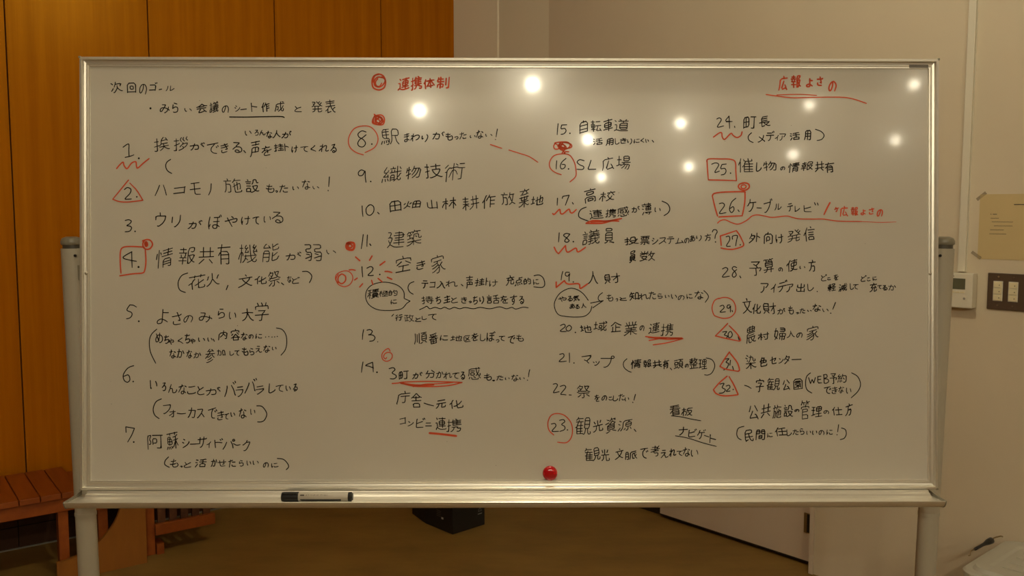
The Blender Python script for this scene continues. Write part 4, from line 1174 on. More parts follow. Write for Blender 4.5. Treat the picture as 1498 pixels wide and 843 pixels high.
    '報': [[8, 31, 10, 44], [28, 24, 29, 32, 24, 44], [36, 61, 1, 61], [18, 44, 18, 79], [18, 24, 18, 0], [35, 24, 0, 24], [4, 9, 32, 9], [33, 44, 3, 44], [79, 77, 75, 75, 61, 58, 55, 46, 53, 36], [45, 36, 76, 36, 73, 51, 62, 70, 54, 78, 45, 78, 45, 4, 75, 4, 75, 21, 66, 24, 59, 21]],
    '場': [[39, 38, 36, 49], [72, 13, 35, 13], [48, 77, 58, 62, 62, 50], [36, 49, 21, 59], [28, 74, 40, 63, 47, 51], [35, 13, 36, 1, 71, 1, 72, 26, 36, 26, 35, 13], [12, 52, 11, 0], [21, 19, 1, 19], [79, 37, 26, 37], [36, 49, 76, 51, 73, 75, 70, 79, 62, 79], [0, 59, 11, 55, 12, 52, 22, 50]],
    '声': [[41, 37, 41, 57], [41, 23, 41, 0], [79, 7, 1, 7], [73, 58, 10, 57], [8, 23, 75, 23], [0, 79, 7, 69, 10, 57, 10, 37, 72, 37, 73, 58]],
    '外': [[79, 47, 62, 30, 53, 29], [12, 38, 26, 47], [13, 14, 37, 16, 30, 43, 26, 47], [26, 47, 25, 54, 18, 63, 7, 73, 1, 77], [53, 2, 53, 79], [15, 0, 13, 14, 0, 38]],
    '大': [[38, 30, 56, 62, 71, 76, 77, 79, 79, 78], [39, 0, 38, 30, 35, 34, 30, 51, 15, 71, 1, 79], [77, 27, 42, 27, 38, 30, 34, 27, 0, 27]],
    '婦': [[73, 13, 38, 13], [74, 51, 73, 71, 72, 73, 64, 71], [55, 79, 55, 36], [37, 51, 74, 51], [37, 1, 72, 1, 73, 24, 36, 24], [21, 66, 12, 55, 2, 48, 10, 0], [7, 71, 14, 59, 19, 44, 22, 19, 0, 18], [37, 72, 37, 50, 32, 43, 33, 35, 78, 35, 79, 44, 74, 51]],
    '字': [[42, 9, 38, 0], [57, 28, 17, 27], [0, 50, 79, 50], [57, 28, 55, 34, 40, 44, 39, 77, 25, 79], [78, 21, 78, 10, 42, 9, 2, 10, 2, 22]],
    '学': [[13, 2, 17, 9, 17, 15], [37, 0, 42, 7, 41, 15], [68, 1, 62, 14], [79, 53, 0, 53], [24, 79, 33, 79, 38, 77, 39, 45, 52, 38, 55, 32], [77, 27, 77, 15, 62, 14, 2, 15, 2, 27], [16, 32, 56, 32, 60, 31]],
    '家': [[42, 55, 12, 71, 1, 74], [79, 73, 73, 73, 60, 62, 53, 47], [36, 43, 11, 55, 2, 58], [37, 8, 35, 0], [42, 49, 53, 47], [31, 32, 35, 24], [31, 32, 6, 42, 0, 41], [65, 35, 56, 42, 53, 47], [74, 21, 73, 9, 39, 8, 1, 9, 1, 21], [61, 24, 12, 24], [25, 79, 37, 79, 41, 75, 44, 66, 42, 49, 31, 32]],
    '容': [[17, 30, 8, 36, 5, 36], [62, 79, 16, 79], [35, 0, 38, 2, 40, 10], [70, 34, 51, 22], [3, 21, 3, 10, 40, 10, 73, 10, 74, 21], [79, 57, 74, 58, 67, 54, 58, 57, 20, 57, 13, 55, 0, 59], [62, 79, 61, 50, 51, 44, 40, 34, 36, 34, 28, 44, 18, 50, 16, 59, 16, 79]],
    '山': [[39, 0, 39, 72], [0, 19, 1, 72, 78, 72], [79, 79, 79, 19]],
    '庁': [[41, 0, 45, 11], [31, 75, 35, 77, 49, 76, 50, 32], [78, 32, 20, 32], [1, 79, 0, 74, 4, 65, 6, 49, 7, 12, 79, 12]],
    '広': [[79, 79, 77, 79, 73, 73, 70, 70], [45, 12, 44, 5, 40, 0], [70, 70, 67, 61, 58, 49], [70, 70, 21, 75, 43, 24], [77, 13, 8, 13, 6, 57, 0, 78]],
    '建': [[11, 66, 33, 77, 77, 78], [11, 66, 11, 60], [11, 66, 0, 79], [1, 5, 17, 5, 7, 31], [11, 60, 7, 58, 2, 48], [26, 19, 79, 19], [75, 46, 30, 46], [26, 59, 79, 59], [31, 33, 72, 33, 72, 6, 32, 6], [51, 68, 51, 0], [11, 60, 13, 59, 16, 50, 19, 33, 6, 31, 0, 35]],
    '弱': [[4, 48, 17, 52, 20, 55], [49, 47, 64, 53], [31, 60, 0, 68], [77, 60, 69, 60, 46, 68], [2, 0, 32, 1, 31, 19, 4, 19, 5, 38, 33, 39, 28, 76, 24, 78, 15, 78], [55, 77, 59, 79, 71, 79, 75, 76, 79, 39, 50, 38, 50, 19, 77, 19, 78, 2, 47, 1]],
    '情': [[71, 65, 31, 65], [71, 53, 31, 53], [16, 13, 19, 14, 21, 22], [10, 0, 10, 79], [2, 17, 0, 37], [24, 29, 79, 29], [74, 18, 30, 18], [52, 29, 52, 1], [76, 6, 27, 6], [56, 76, 60, 79, 69, 79, 71, 77, 71, 41, 32, 40, 31, 79]],
    '感': [[17, 22, 41, 22], [43, 66, 33, 57], [65, 61, 69, 62, 76, 74], [70, 10, 70, 4], [20, 62, 20, 76, 23, 79, 57, 79, 60, 75, 60, 70], [1, 76, 6, 65, 10, 63], [70, 4, 62, 0], [21, 47, 38, 47, 39, 33, 18, 32, 17, 46, 21, 47], [0, 52, 6, 36, 6, 10, 77, 10], [47, 50, 51, 48, 63, 36, 71, 19], [77, 40, 79, 43, 76, 52, 68, 52, 61, 46, 53, 28, 49, 1]],
    '成': [[56, 64, 52, 64, 35, 78], [73, 7, 59, 1], [18, 66, 26, 67, 30, 64, 31, 36, 6, 35], [56, 56, 60, 55, 64, 48, 71, 31], [47, 0, 49, 39, 53, 56, 56, 56], [0, 78, 6, 52, 7, 16, 78, 16], [77, 60, 79, 69, 77, 77, 69, 79, 60, 71, 56, 64, 56, 56]],
    '技': [[53, 0, 53, 34], [75, 14, 31, 14], [2, 79, 10, 78, 12, 73, 12, 0], [0, 18, 21, 18], [23, 41, 0, 48], [79, 77, 73, 77, 50, 62, 40, 48, 36, 35], [36, 35, 71, 35, 71, 40, 62, 55, 48, 68, 29, 77, 23, 76]],
    '投': [[78, 28, 65, 27, 64, 2, 40, 2, 39, 21, 31, 31], [25, 19, 0, 19], [13, 0, 13, 74, 11, 79, 2, 79], [23, 42, 0, 48], [35, 41, 36, 50, 49, 66, 68, 77, 79, 78], [22, 78, 34, 77, 53, 68, 64, 57, 70, 47, 71, 42, 69, 41, 35, 41]],
    '拶': [[28, 79, 51, 73, 57, 70, 58, 67], [49, 57, 58, 67], [51, 36, 50, 43], [61, 29, 53, 17, 53, 13, 59, 2], [46, 0, 41, 2, 35, 13, 35, 17, 42, 29], [79, 28, 70, 17, 78, 2], [25, 17, 0, 17], [0, 46, 25, 38, 27, 34], [1, 77, 11, 78, 13, 76, 13, 1], [31, 56, 49, 43, 77, 43, 77, 49, 69, 62, 58, 67]],
    '持': [[47, 68, 40, 57], [1, 18, 22, 18], [75, 11, 36, 11], [55, 1, 55, 30], [0, 77, 5, 79, 11, 78, 13, 73, 13, 0], [32, 47, 79, 47], [56, 79, 67, 77, 67, 30], [79, 30, 31, 30], [22, 41, 0, 48]],
    '挨': [[36, 18, 68, 17], [60, 6, 67, 10, 68, 17], [74, 21, 68, 17], [51, 56, 49, 54, 26, 54], [2, 19, 21, 19], [73, 36, 36, 35], [0, 77, 5, 79, 10, 78, 12, 76, 12, 0], [49, 0, 37, 13, 36, 35], [36, 35, 28, 44, 16, 43, 1, 48], [79, 77, 76, 78, 67, 74, 53, 60, 51, 36], [77, 54, 54, 54, 42, 70, 26, 78]],
    '掛': [[65, 31, 70, 32, 79, 40], [41, 0, 41, 31], [41, 71, 41, 40], [52, 12, 30, 12], [54, 31, 28, 31], [53, 52, 29, 52], [21, 19, 2, 19], [3, 79, 10, 79, 12, 77, 12, 0], [0, 47, 22, 40], [56, 69, 25, 73], [64, 0, 64, 78]],
    '携': [[44, 53, 43, 61, 38, 71, 30, 77, 27, 77], [79, 42, 36, 42], [61, 77, 67, 79, 74, 78, 78, 71, 78, 61, 62, 61, 62, 53, 31, 53], [76, 31, 36, 31], [76, 21, 36, 21], [34, 17, 28, 21, 2, 20], [21, 42, 2, 48], [0, 76, 4, 78, 12, 76, 12, 2], [78, 11, 38, 11], [52, 0, 55, 1, 59, 6, 57, 42], [36, 42, 36, 18, 34, 16, 39, 2]],
    '放': [[40, 37, 44, 30, 47, 28], [19, 7, 17, 0], [18, 79, 26, 79, 29, 74, 31, 35, 11, 35], [47, 28, 50, 30, 56, 51, 60, 54], [78, 78, 60, 62], [73, 17, 67, 44, 63, 53, 60, 54], [60, 62, 60, 54], [60, 62, 47, 74, 39, 78], [35, 15, 1, 15], [11, 15, 10, 54, 7, 67, 0, 78], [79, 17, 50, 16], [52, 0, 47, 28]],
    '政': [[5, 69, 4, 28], [60, 56, 63, 55, 67, 46, 73, 17], [60, 56, 56, 54, 49, 31, 46, 29], [60, 56, 60, 63], [40, 79, 48, 74, 60, 63], [78, 79, 60, 63], [46, 29, 39, 36, 20, 35], [20, 66, 20, 6], [79, 17, 50, 16], [1, 6, 36, 6], [0, 72, 37, 63], [52, 0, 46, 29]],
    '数': [[79, 77, 63, 61], [37, 2, 33, 10], [41, 79, 49, 74, 60, 61, 63, 61], [5, 2, 10, 9], [44, 40, 48, 30, 51, 28], [51, 28, 53, 29, 58, 48, 63, 52], [63, 61, 63, 52], [72, 19, 70, 35, 66, 50, 63, 52], [51, 28, 56, 1], [79, 19, 52, 19], [21, 0, 21, 34], [33, 72, 11, 61, 13, 53, 18, 44], [2, 17, 18, 17, 36, 29], [0, 78, 5, 79, 20, 72, 28, 64, 35, 52, 34, 48, 4, 48], [3, 35, 26, 17, 41, 17]],
    '整': [[16, 64, 16, 78], [66, 65, 40, 65], [50, 16, 44, 21], [78, 42, 66, 37, 50, 16], [1, 6, 38, 6], [6, 52, 73, 52], [40, 52, 40, 78], [78, 10, 53, 10], [19, 42, 19, 0], [72, 10, 68, 24, 58, 36, 46, 43, 40, 41], [79, 79, 0, 79], [1, 42, 6, 41, 22, 27, 35, 26, 35, 15, 3, 15, 4, 27, 17, 27, 22, 33, 27, 33, 35, 38], [55, 0, 50, 16]],
    '文': [[40, 9, 37, 1, 34, 0], [79, 77, 75, 79, 61, 73, 36, 56, 21, 34, 15, 18], [62, 18, 60, 27, 55, 38, 34, 62, 15, 74, 0, 79], [77, 18, 0, 18]],
    '方': [[40, 17, 42, 6, 36, 0], [43, 79, 55, 79, 63, 75, 69, 39, 26, 38], [0, 17, 79, 17], [27, 17, 27, 34, 21, 55, 13, 68, 2, 77]],
    '施': [[14, 0, 17, 8], [14, 78, 22, 78, 25, 73, 27, 35, 9, 34], [77, 13, 44, 12], [16, 15, 17, 8], [0, 15, 30, 15], [58, 23, 58, 63], [77, 68, 79, 70, 76, 78, 51, 79, 44, 77, 43, 30], [69, 58, 72, 58, 74, 55, 74, 31, 63, 33, 36, 47], [0, 77, 5, 66, 8, 51, 9, 15], [36, 25, 44, 12, 47, 0]],
    '有': [[19, 61, 67, 61], [67, 45, 19, 45], [18, 33, 12, 35, 0, 47], [51, 77, 62, 79, 67, 77, 67, 30, 20, 28], [79, 12, 0, 12], [19, 79, 18, 31, 31, 0]],
    '村': [[17, 35, 25, 39, 31, 47, 31, 51], [53, 54, 45, 37], [17, 35, 12, 36, 0, 59, 0, 65], [31, 20, 2, 20], [69, 0, 68, 77, 54, 79, 50, 77], [79, 20, 41, 20], [18, 79, 18, 0]],
    '板': [[14, 32, 20, 31, 25, 42], [14, 32, 9, 36, 0, 59], [26, 18, 2, 18], [46, 28, 47, 37, 56, 57, 67, 71, 74, 77, 79, 77], [14, 79, 14, 0], [26, 78, 35, 53, 37, 9, 78, 3], [40, 78, 49, 73, 60, 62, 70, 44, 73, 28, 37, 28]],
    '林': [[33, 44, 25, 32, 17, 31], [17, 31, 12, 35, 0, 58, 0, 64], [38, 63, 46, 52, 53, 35, 60, 32], [79, 61, 66, 35, 60, 32], [60, 79, 60, 0], [31, 19, 2, 19], [19, 79, 19, 0], [77, 19, 44, 19]],
    '染': [[33, 52, 31, 57, 20, 67, 3, 77, 0, 76], [79, 74, 75, 76, 61, 69, 47, 57, 46, 52], [9, 0, 19, 5], [16, 27, 12, 32], [14, 17, 11, 17, 2, 13], [40, 42, 40, 79], [76, 24, 78, 28, 77, 36, 64, 36, 61, 10, 29, 10], [21, 37, 26, 38, 29, 36, 37, 27, 42, 17, 44, 1], [2, 51, 77, 51]],
    '校': [[52, 0, 56, 6], [79, 14, 34, 14], [0, 63, 0, 58, 9, 36, 14, 34], [25, 49, 26, 45, 21, 36, 14, 34], [77, 38, 65, 23], [38, 37, 39, 31, 47, 22], [14, 79, 14, 0], [25, 20, 2, 20], [33, 78, 39, 76, 52, 65, 61, 53, 66, 41], [38, 37, 42, 40, 47, 51, 57, 64, 73, 76, 79, 77]],
    '棄': [[17, 21, 18, 16, 24, 13, 26, 9], [46, 60, 48, 65, 65, 74, 72, 77, 79, 75], [59, 19, 54, 10], [36, 0, 39, 7], [0, 76, 3, 77, 17, 72, 29, 65, 30, 60], [38, 29, 39, 79], [15, 30, 15, 46, 17, 48, 60, 48, 62, 46, 62, 31], [2, 36, 75, 36], [2, 59, 75, 59], [70, 22, 61, 19, 51, 21, 8, 22], [75, 8, 57, 8, 54, 10, 51, 8, 40, 7, 2, 8]],
    '業': [[72, 0, 67, 4, 64, 10, 64, 16], [0, 75, 4, 77, 16, 72, 29, 64, 33, 59], [57, 16, 53, 32], [16, 16, 16, 9, 12, 1], [23, 16, 26, 32], [30, 16, 30, 0], [48, 16, 48, 1], [79, 75, 75, 77, 62, 72, 50, 64, 46, 59], [68, 45, 11, 45], [40, 79, 40, 33], [76, 16, 3, 16], [73, 32, 6, 32], [2, 57, 31, 57, 33, 59, 77, 57]],
    '極': [[61, 34, 69, 43], [10, 36, 6, 38, 0, 55, 0, 60], [69, 49, 74, 54, 76, 60], [69, 49, 59, 60], [24, 74, 79, 74], [11, 31, 16, 32, 20, 38, 20, 43], [68, 5, 28, 4], [68, 5, 66, 9, 50, 19, 50, 63, 46, 66, 40, 66], [27, 52, 39, 52, 39, 25, 28, 24, 27, 58], [19, 17, 2, 17], [12, 79, 12, 38, 10, 36, 12, 0], [69, 49, 69, 43, 71, 42, 75, 24, 60, 23]],
    '機': [[67, 2, 60, 17, 69, 17], [63, 33, 75, 32], [63, 33, 65, 38, 70, 42, 70, 47], [36, 2, 29, 13, 29, 18], [33, 57, 38, 58, 44, 64], [10, 33, 16, 34, 19, 40, 19, 46], [0, 61, 0, 55, 6, 36, 10, 33], [43, 33, 42, 27], [43, 33, 29, 34], [36, 18, 29, 18], [2, 17, 18, 17], [27, 47, 76, 47], [50, 1, 51, 31, 57, 60, 64, 73, 70, 77, 74, 78, 77, 76, 79, 71, 77, 66], [74, 53, 70, 55, 66, 62, 57, 70, 45, 77, 43, 77], [12, 79, 12, 36, 10, 33, 12, 0], [74, 10, 63, 28, 63, 33], [22, 77, 28, 70, 33, 57, 33, 42], [74, 25, 77, 35], [41, 13, 40, 16, 36, 18, 29, 34]],
    '次': [[0, 68, 15, 45], [33, 15, 73, 16, 68, 35], [79, 77, 74, 77, 65, 71, 56, 60, 52, 48, 48, 46], [0, 6, 13, 15], [35, 0, 33, 15, 23, 34], [15, 78, 19, 79, 25, 76, 41, 59, 48, 46, 48, 27]],
    '民': [[0, 44, 77, 44], [37, 23, 43, 50, 53, 69, 63, 77, 75, 79, 79, 74, 79, 64], [0, 22, 69, 22, 69, 0, 0, 0, 0, 77, 30, 71]],
    '気': [[76, 9, 15, 8], [19, 23, 66, 23], [7, 36, 61, 36, 63, 60, 68, 76, 71, 79, 77, 78, 79, 73, 77, 64], [47, 74, 33, 62, 12, 48, 10, 49], [42, 44, 35, 55, 23, 67, 4, 79, 0, 78], [2, 27, 15, 8, 17, 0]],
    '活': [[32, 79, 74, 79], [16, 8, 4, 2], [0, 29, 11, 35], [2, 79, 15, 53], [32, 79, 32, 52, 73, 52, 74, 79], [79, 28, 25, 28], [53, 5, 53, 52], [30, 7, 51, 6, 72, 0, 77, 2]],
    '減': [[73, 2, 68, 0], [10, 50, 11, 52, 2, 77], [34, 28, 49, 28], [63, 64, 45, 78], [9, 31, 0, 27], [63, 53, 68, 50, 75, 30], [14, 7, 6, 1, 3, 2], [15, 79, 23, 54, 23, 15, 77, 15], [34, 67, 34, 41, 50, 42, 50, 61, 34, 61], [78, 63, 79, 72, 77, 78, 74, 79, 68, 75, 63, 64, 57, 0]],
    '源': [[41, 59, 34, 72], [60, 8, 56, 11, 55, 19], [17, 77, 22, 67, 26, 50, 27, 2, 79, 2], [6, 0, 15, 6], [40, 33, 75, 33], [2, 76, 13, 51], [10, 31, 0, 25], [79, 72, 73, 60, 69, 57], [46, 79, 56, 77, 56, 47], [56, 47, 40, 46, 40, 20, 74, 19, 75, 46, 56, 47]],
    '火': [[17, 16, 13, 19, 9, 32, 5, 40, 2, 41], [37, 41, 41, 43, 47, 56, 57, 68, 69, 76, 79, 77], [37, 41, 39, 0], [37, 41, 34, 43, 26, 61, 13, 73, 2, 79, 0, 78], [63, 40, 73, 20, 78, 17]],
    '点': [[79, 77, 70, 63], [76, 9, 40, 9], [30, 77, 29, 66], [11, 65, 0, 79], [50, 65, 55, 77], [40, 27, 68, 28, 69, 51, 12, 52, 11, 28, 40, 27], [40, 0, 40, 27]],
    '物': [[68, 16, 66, 27, 59, 48, 51, 65, 40, 76], [54, 16, 50, 32, 37, 54], [1, 50, 28, 42], [43, 15, 79, 16, 74, 70, 70, 77, 59, 77], [26, 19, 4, 19], [17, 79, 17, 0], [0, 31, 4, 19, 5, 6], [33, 31, 43, 15, 46, 0]],
    '理': [[22, 3, 0, 3], [11, 3, 11, 64], [26, 79, 79, 79], [33, 58, 76, 58], [75, 19, 34, 19], [21, 32, 1, 32], [54, 79, 54, 0], [54, 39, 75, 38, 75, 1, 34, 0, 34, 38, 54, 39], [0, 70, 10, 67, 11, 64, 22, 63, 25, 58]],
    '用': [[78, 24, 10, 24], [79, 48, 10, 48], [42, 78, 42, 0], [59, 77, 75, 79, 79, 74, 78, 0, 10, 0, 10, 48, 7, 63, 0, 77]],
    '田': [[0, 36, 79, 36], [39, 0, 39, 73], [0, 73, 79, 73], [0, 79, 0, 0, 79, 0, 79, 79]],
    '町': [[46, 77, 59, 79, 65, 76, 66, 1], [15, 64, 15, 0], [42, 1, 79, 1], [31, 31, 0, 31], [0, 64, 31, 64, 31, 0, 0, 0, 0, 71]],
    '畑': [[4, 18, 0, 36], [24, 31, 30, 16], [14, 54, 19, 56, 28, 66], [79, 38, 40, 38], [79, 73, 40, 73], [58, 73, 58, 3], [79, 78, 79, 4, 40, 3, 39, 79], [16, 0, 14, 54, 9, 65, 1, 77]],
    '番': [[32, 26, 28, 34, 13, 44, 13, 48], [57, 25, 57, 19, 62, 10], [16, 5, 17, 12, 21, 18, 21, 25], [39, 42, 39, 4], [13, 48, 14, 79], [66, 79, 14, 79], [39, 79, 39, 51], [66, 65, 14, 65], [2, 25, 76, 25], [0, 49, 3, 50, 9, 46, 17, 50, 39, 51, 63, 50, 70, 46, 79, 47], [67, 0, 40, 3, 39, 4, 8, 5, 6, 3], [47, 26, 50, 33, 67, 44, 66, 79]],
    '発': [[64, 24, 56, 18, 54, 12], [64, 24, 67, 30], [64, 24, 77, 13], [15, 30, 17, 22], [15, 30, 0, 37], [79, 36, 67, 30], [10, 17, 17, 22], [54, 12, 51, 11, 46, 1, 43, 0], [54, 12, 67, 2], [7, 4, 31, 5, 27, 16, 22, 22, 17, 22], [52, 34, 52, 77, 57, 79, 74, 78, 77, 69], [67, 30, 63, 34, 17, 34, 15, 30], [5, 54, 75, 54], [27, 34, 25, 63, 18, 72, 4, 78]],
    '的': [[61, 53, 49, 37], [15, 0, 12, 15], [52, 77, 56, 79, 67, 79, 75, 74, 79, 16, 48, 15], [29, 41, 0, 41], [0, 71, 29, 70, 29, 16, 0, 16, 0, 77], [52, 0, 49, 13, 39, 30]],
    '看': [[0, 59, 14, 46, 19, 46], [19, 66, 69, 66], [69, 54, 19, 54], [69, 79, 19, 79], [73, 15, 6, 15], [69, 79, 69, 43, 68, 42, 21, 41], [1, 29, 79, 29], [72, 0, 6, 3], [19, 79, 19, 43, 23, 33, 28, 25, 34, 3]],
    '知': [[50, 71, 79, 71], [19, 53, 24, 54, 38, 70], [37, 13, 8, 12], [79, 77, 79, 9, 50, 8, 50, 78], [0, 39, 39, 39], [1, 26, 8, 12, 10, 0], [1, 79, 11, 69, 19, 53, 21, 13]],
    '票': [[75, 75, 59, 64, 55, 64], [39, 56, 38, 78, 28, 79], [67, 43, 11, 43], [0, 77, 5, 76, 19, 64], [50, 30, 50, 0], [79, 56, 0, 56], [1, 0, 77, 0], [28, 0, 28, 30], [28, 30, 71, 30, 72, 15, 70, 13, 7, 13, 6, 30, 28, 30]],
    '祭': [[27, 79, 38, 78, 39, 52], [21, 32, 14, 34], [21, 32, 24, 36, 53, 36, 58, 31], [70, 73, 56, 62, 53, 62], [0, 45, 11, 40, 14, 34], [45, 6, 70, 6, 67, 14, 57, 26], [2, 75, 6, 74, 23, 61], [24, 23, 17, 18], [17, 6, 17, 0], [8, 28, 14, 34], [58, 31, 69, 40, 75, 44, 79, 43], [58, 31, 57, 26], [9, 52, 70, 52], [43, 2, 50, 20, 53, 25, 57, 26], [21, 32, 24, 23, 28, 21, 32, 14, 34, 7, 32, 6, 14, 6, 2, 19]],
    '積': [[30, 79, 51, 72], [15, 37, 21, 39, 28, 48], [61, 72, 66, 72, 79, 79], [15, 37, 10, 38, 0, 61], [73, 54, 39, 54], [39, 42, 73, 42], [77, 2, 35, 2], [55, 2, 55, 21], [37, 12, 75, 12], [39, 54, 39, 64, 40, 65, 73, 65, 73, 32, 40, 32, 39, 54], [16, 79, 16, 3], [79, 22, 55, 21, 32, 22, 26, 24, 2, 24], [0, 3, 3, 5, 25, 0]],
    '空': [[41, 11, 38, 0], [3, 39, 28, 25], [77, 38, 52, 25], [40, 79, 40, 48], [79, 24, 78, 11, 1, 11, 0, 25], [69, 48, 12, 48], [78, 79, 1, 79]],
    '算': [[12, 40, 69, 40], [19, 7, 20, 21], [63, 21, 60, 7], [48, 0, 48, 6], [40, 21, 40, 13, 44, 7, 48, 6], [12, 31, 69, 31], [10, 6, 6, 7, 4, 12], [57, 51, 57, 79], [0, 64, 79, 64], [10, 6, 35, 6], [48, 6, 78, 6], [63, 21, 13, 21, 12, 50, 67, 51, 69, 49, 69, 22, 63, 21], [25, 51, 25, 61, 21, 70, 15, 76, 5, 79]],
    '管': [[19, 7, 23, 17], [40, 26, 38, 20, 49, 7], [62, 8, 64, 15], [49, 7, 50, 0], [14, 79, 69, 79], [14, 64, 67, 64, 69, 79], [35, 7, 7, 7], [3, 36, 4, 26, 74, 26, 76, 36], [14, 52, 64, 51, 63, 38, 16, 38, 14, 40, 14, 79], [79, 7, 49, 7], [0, 17, 7, 7, 8, 0]],
    '築': [[19, 7, 21, 16], [0, 75, 5, 76, 16, 72, 31, 63, 33, 58], [79, 74, 75, 76, 61, 71, 49, 64, 45, 58], [58, 7, 62, 16], [15, 24, 15, 41], [57, 40, 50, 35], [48, 0, 47, 6], [12, 2, 12, 6], [2, 15, 9, 7, 12, 6], [40, 11, 36, 7, 12, 6], [77, 7, 47, 6], [29, 24, 2, 24], [30, 40, 40, 51, 40, 79], [34, 15, 38, 15, 43, 8, 47, 6], [30, 40, 1, 44], [2, 57, 32, 57, 33, 58, 77, 57], [28, 47, 31, 47, 37, 42, 40, 35, 41, 24, 66, 24, 66, 42, 68, 46, 78, 45, 79, 39]],
    '約': [[14, 28, 21, 26, 30, 15], [48, 37, 61, 52], [34, 70, 29, 57], [6, 46, 7, 41, 16, 31, 14, 28], [46, 17, 79, 18, 77, 56, 74, 74, 68, 79, 58, 79, 53, 76], [3, 60, 0, 77], [19, 74, 17, 60], [14, 28, 3, 27, 3, 24, 18, 1], [33, 48, 28, 34], [1, 48, 30, 45], [50, 0, 46, 17, 44, 18, 38, 29]],
    '織': [[4, 47, 21, 45], [13, 27, 2, 26, 13, 0], [72, 6, 77, 17], [32, 66, 51, 66], [66, 54, 71, 52, 76, 38, 79, 37], [20, 57, 24, 71], [42, 9, 40, 0], [32, 53, 51, 53], [2, 59, 0, 79], [49, 16, 47, 27], [34, 16, 35, 27], [11, 59, 13, 74], [28, 9, 53, 9], [27, 27, 78, 27], [22, 49, 19, 35], [54, 71, 51, 68, 51, 39, 32, 38, 32, 73], [66, 64, 54, 71, 50, 76], [62, 0, 66, 64, 70, 73, 74, 75, 79, 72, 79, 64], [4, 47, 12, 33, 13, 27, 17, 25, 21, 15]],
    '考': [[27, 43, 24, 58, 64, 59, 62, 71, 57, 78, 39, 79], [32, 41, 34, 37, 40, 34, 41, 28], [35, 27, 35, 0], [62, 15, 56, 10, 10, 10], [55, 26, 56, 21, 73, 5], [79, 27, 56, 27, 55, 26, 44, 28, 35, 27, 2, 27], [70, 43, 30, 41, 0, 52]],
    '耕': [[15, 49, 22, 50, 28, 59], [0, 70, 9, 52, 15, 49], [39, 18, 77, 18], [28, 10, 2, 10], [79, 46, 38, 46], [68, 79, 68, 0], [26, 25, 4, 25], [16, 79, 16, 0], [34, 78, 45, 65, 48, 54, 49, 0], [28, 41, 16, 42, 1, 41]],
    '能': [[14, 0, 9, 2, 1, 14, 0, 19], [0, 19, 27, 18], [73, 10, 68, 9, 52, 15, 44, 16], [27, 47, 0, 47], [27, 61, 0, 61], [44, 58, 52, 58, 70, 50], [44, 2, 44, 31, 45, 34, 50, 35, 72, 35, 75, 31, 75, 26], [44, 45, 44, 74, 46, 77, 55, 79, 73, 77, 76, 69, 79, 66], [15, 77, 19, 79, 27, 77, 27, 35, 0, 34, 0, 79], [22, 7, 31, 21]],
    '脈': [[51, 74, 62, 71], [68, 46, 73, 45, 79, 37], [73, 0, 38, 8, 38, 55, 32, 78], [24, 48, 6, 48], [24, 24, 6, 24], [0, 79, 6, 48, 6, 3, 24, 3, 24, 77, 20, 79, 13, 77], [51, 74, 50, 26, 76, 20], [63, 24, 68, 54, 79, 78]],
    '自': [[0, 33, 79, 33], [0, 54, 79, 54], [0, 74, 79, 74], [34, 13, 37, 0], [79, 74, 79, 13, 1, 13, 0, 79]],
    '舎': [[65, 79, 64, 58, 14, 58, 14, 79], [65, 79, 14, 79], [39, 43, 39, 20], [67, 21, 62, 27, 16, 27, 12, 22], [76, 44, 3, 44], [0, 28, 19, 17, 37, 0, 42, 1, 65, 21, 79, 27]],
    '色': [[26, 7, 27, 0], [12, 49, 70, 49], [0, 33, 1, 29, 8, 25, 69, 26, 70, 49], [41, 49, 41, 30, 51, 14, 53, 8, 26, 7], [26, 7, 22, 8, 12, 21, 12, 72, 14, 76, 22, 79, 69, 79, 77, 76, 79, 66]],
    '花': [[14, 42, 8, 44, 1, 50], [23, 0, 23, 16], [55, 0, 55, 17], [77, 9, 0, 9], [77, 62, 79, 67, 75, 77, 49, 77, 45, 75, 44, 27], [73, 35, 48, 47, 41, 52, 28, 56], [15, 79, 14, 41, 21, 27, 26, 24]],
    '薄': [[13, 59, 3, 77], [66, 14, 73, 17, 73, 23], [64, 63, 63, 79, 53, 79], [10, 42, 0, 37], [3, 19, 14, 23], [34, 63, 34, 68], [79, 63, 23, 63], [74, 41, 28, 41], [74, 49, 28, 49], [24, 23, 79, 23], [22, 1, 22, 12], [0, 6, 78, 6], [28, 49, 29, 31, 73, 31, 74, 49], [55, 0, 55, 13, 50, 17, 50, 49], [41, 74, 34, 68, 29, 68]],
    '蘇': [[31, 65, 37, 69], [23, 66, 27, 77], [37, 69, 37, 74], [5, 66, 0, 79], [14, 66, 15, 77], [60, 23, 60, 78], [55, 12, 55, 0], [6, 45, 35, 45], [23, 1, 23, 12], [1, 6, 78, 6], [13, 22, 26, 22, 19, 37, 19, 58], [44, 40, 58, 40, 79, 68], [78, 40, 64, 40, 55, 49, 46, 65, 37, 69], [75, 19, 72, 18, 60, 23, 41, 24], [13, 22, 7, 26, 5, 33, 6, 57, 35, 57, 34, 34, 5, 33]],
    '行': [[65, 31, 64, 76, 60, 78, 49, 78, 46, 76], [3, 14, 19, 0], [76, 5, 37, 5], [0, 44, 6, 39, 13, 37], [79, 31, 33, 31], [14, 79, 13, 35, 23, 20]],
    '術': [[0, 15, 12, 1], [37, 35, 47, 38, 56, 56], [61, 6, 77, 6], [70, 29, 70, 75, 69, 77, 60, 78], [37, 35, 31, 37, 20, 61], [8, 36, 2, 38], [47, 4, 54, 13], [38, 0, 36, 26, 38, 78], [9, 79, 8, 35, 10, 28, 17, 18, 20, 18, 23, 22, 52, 22, 60, 29, 79, 29]],
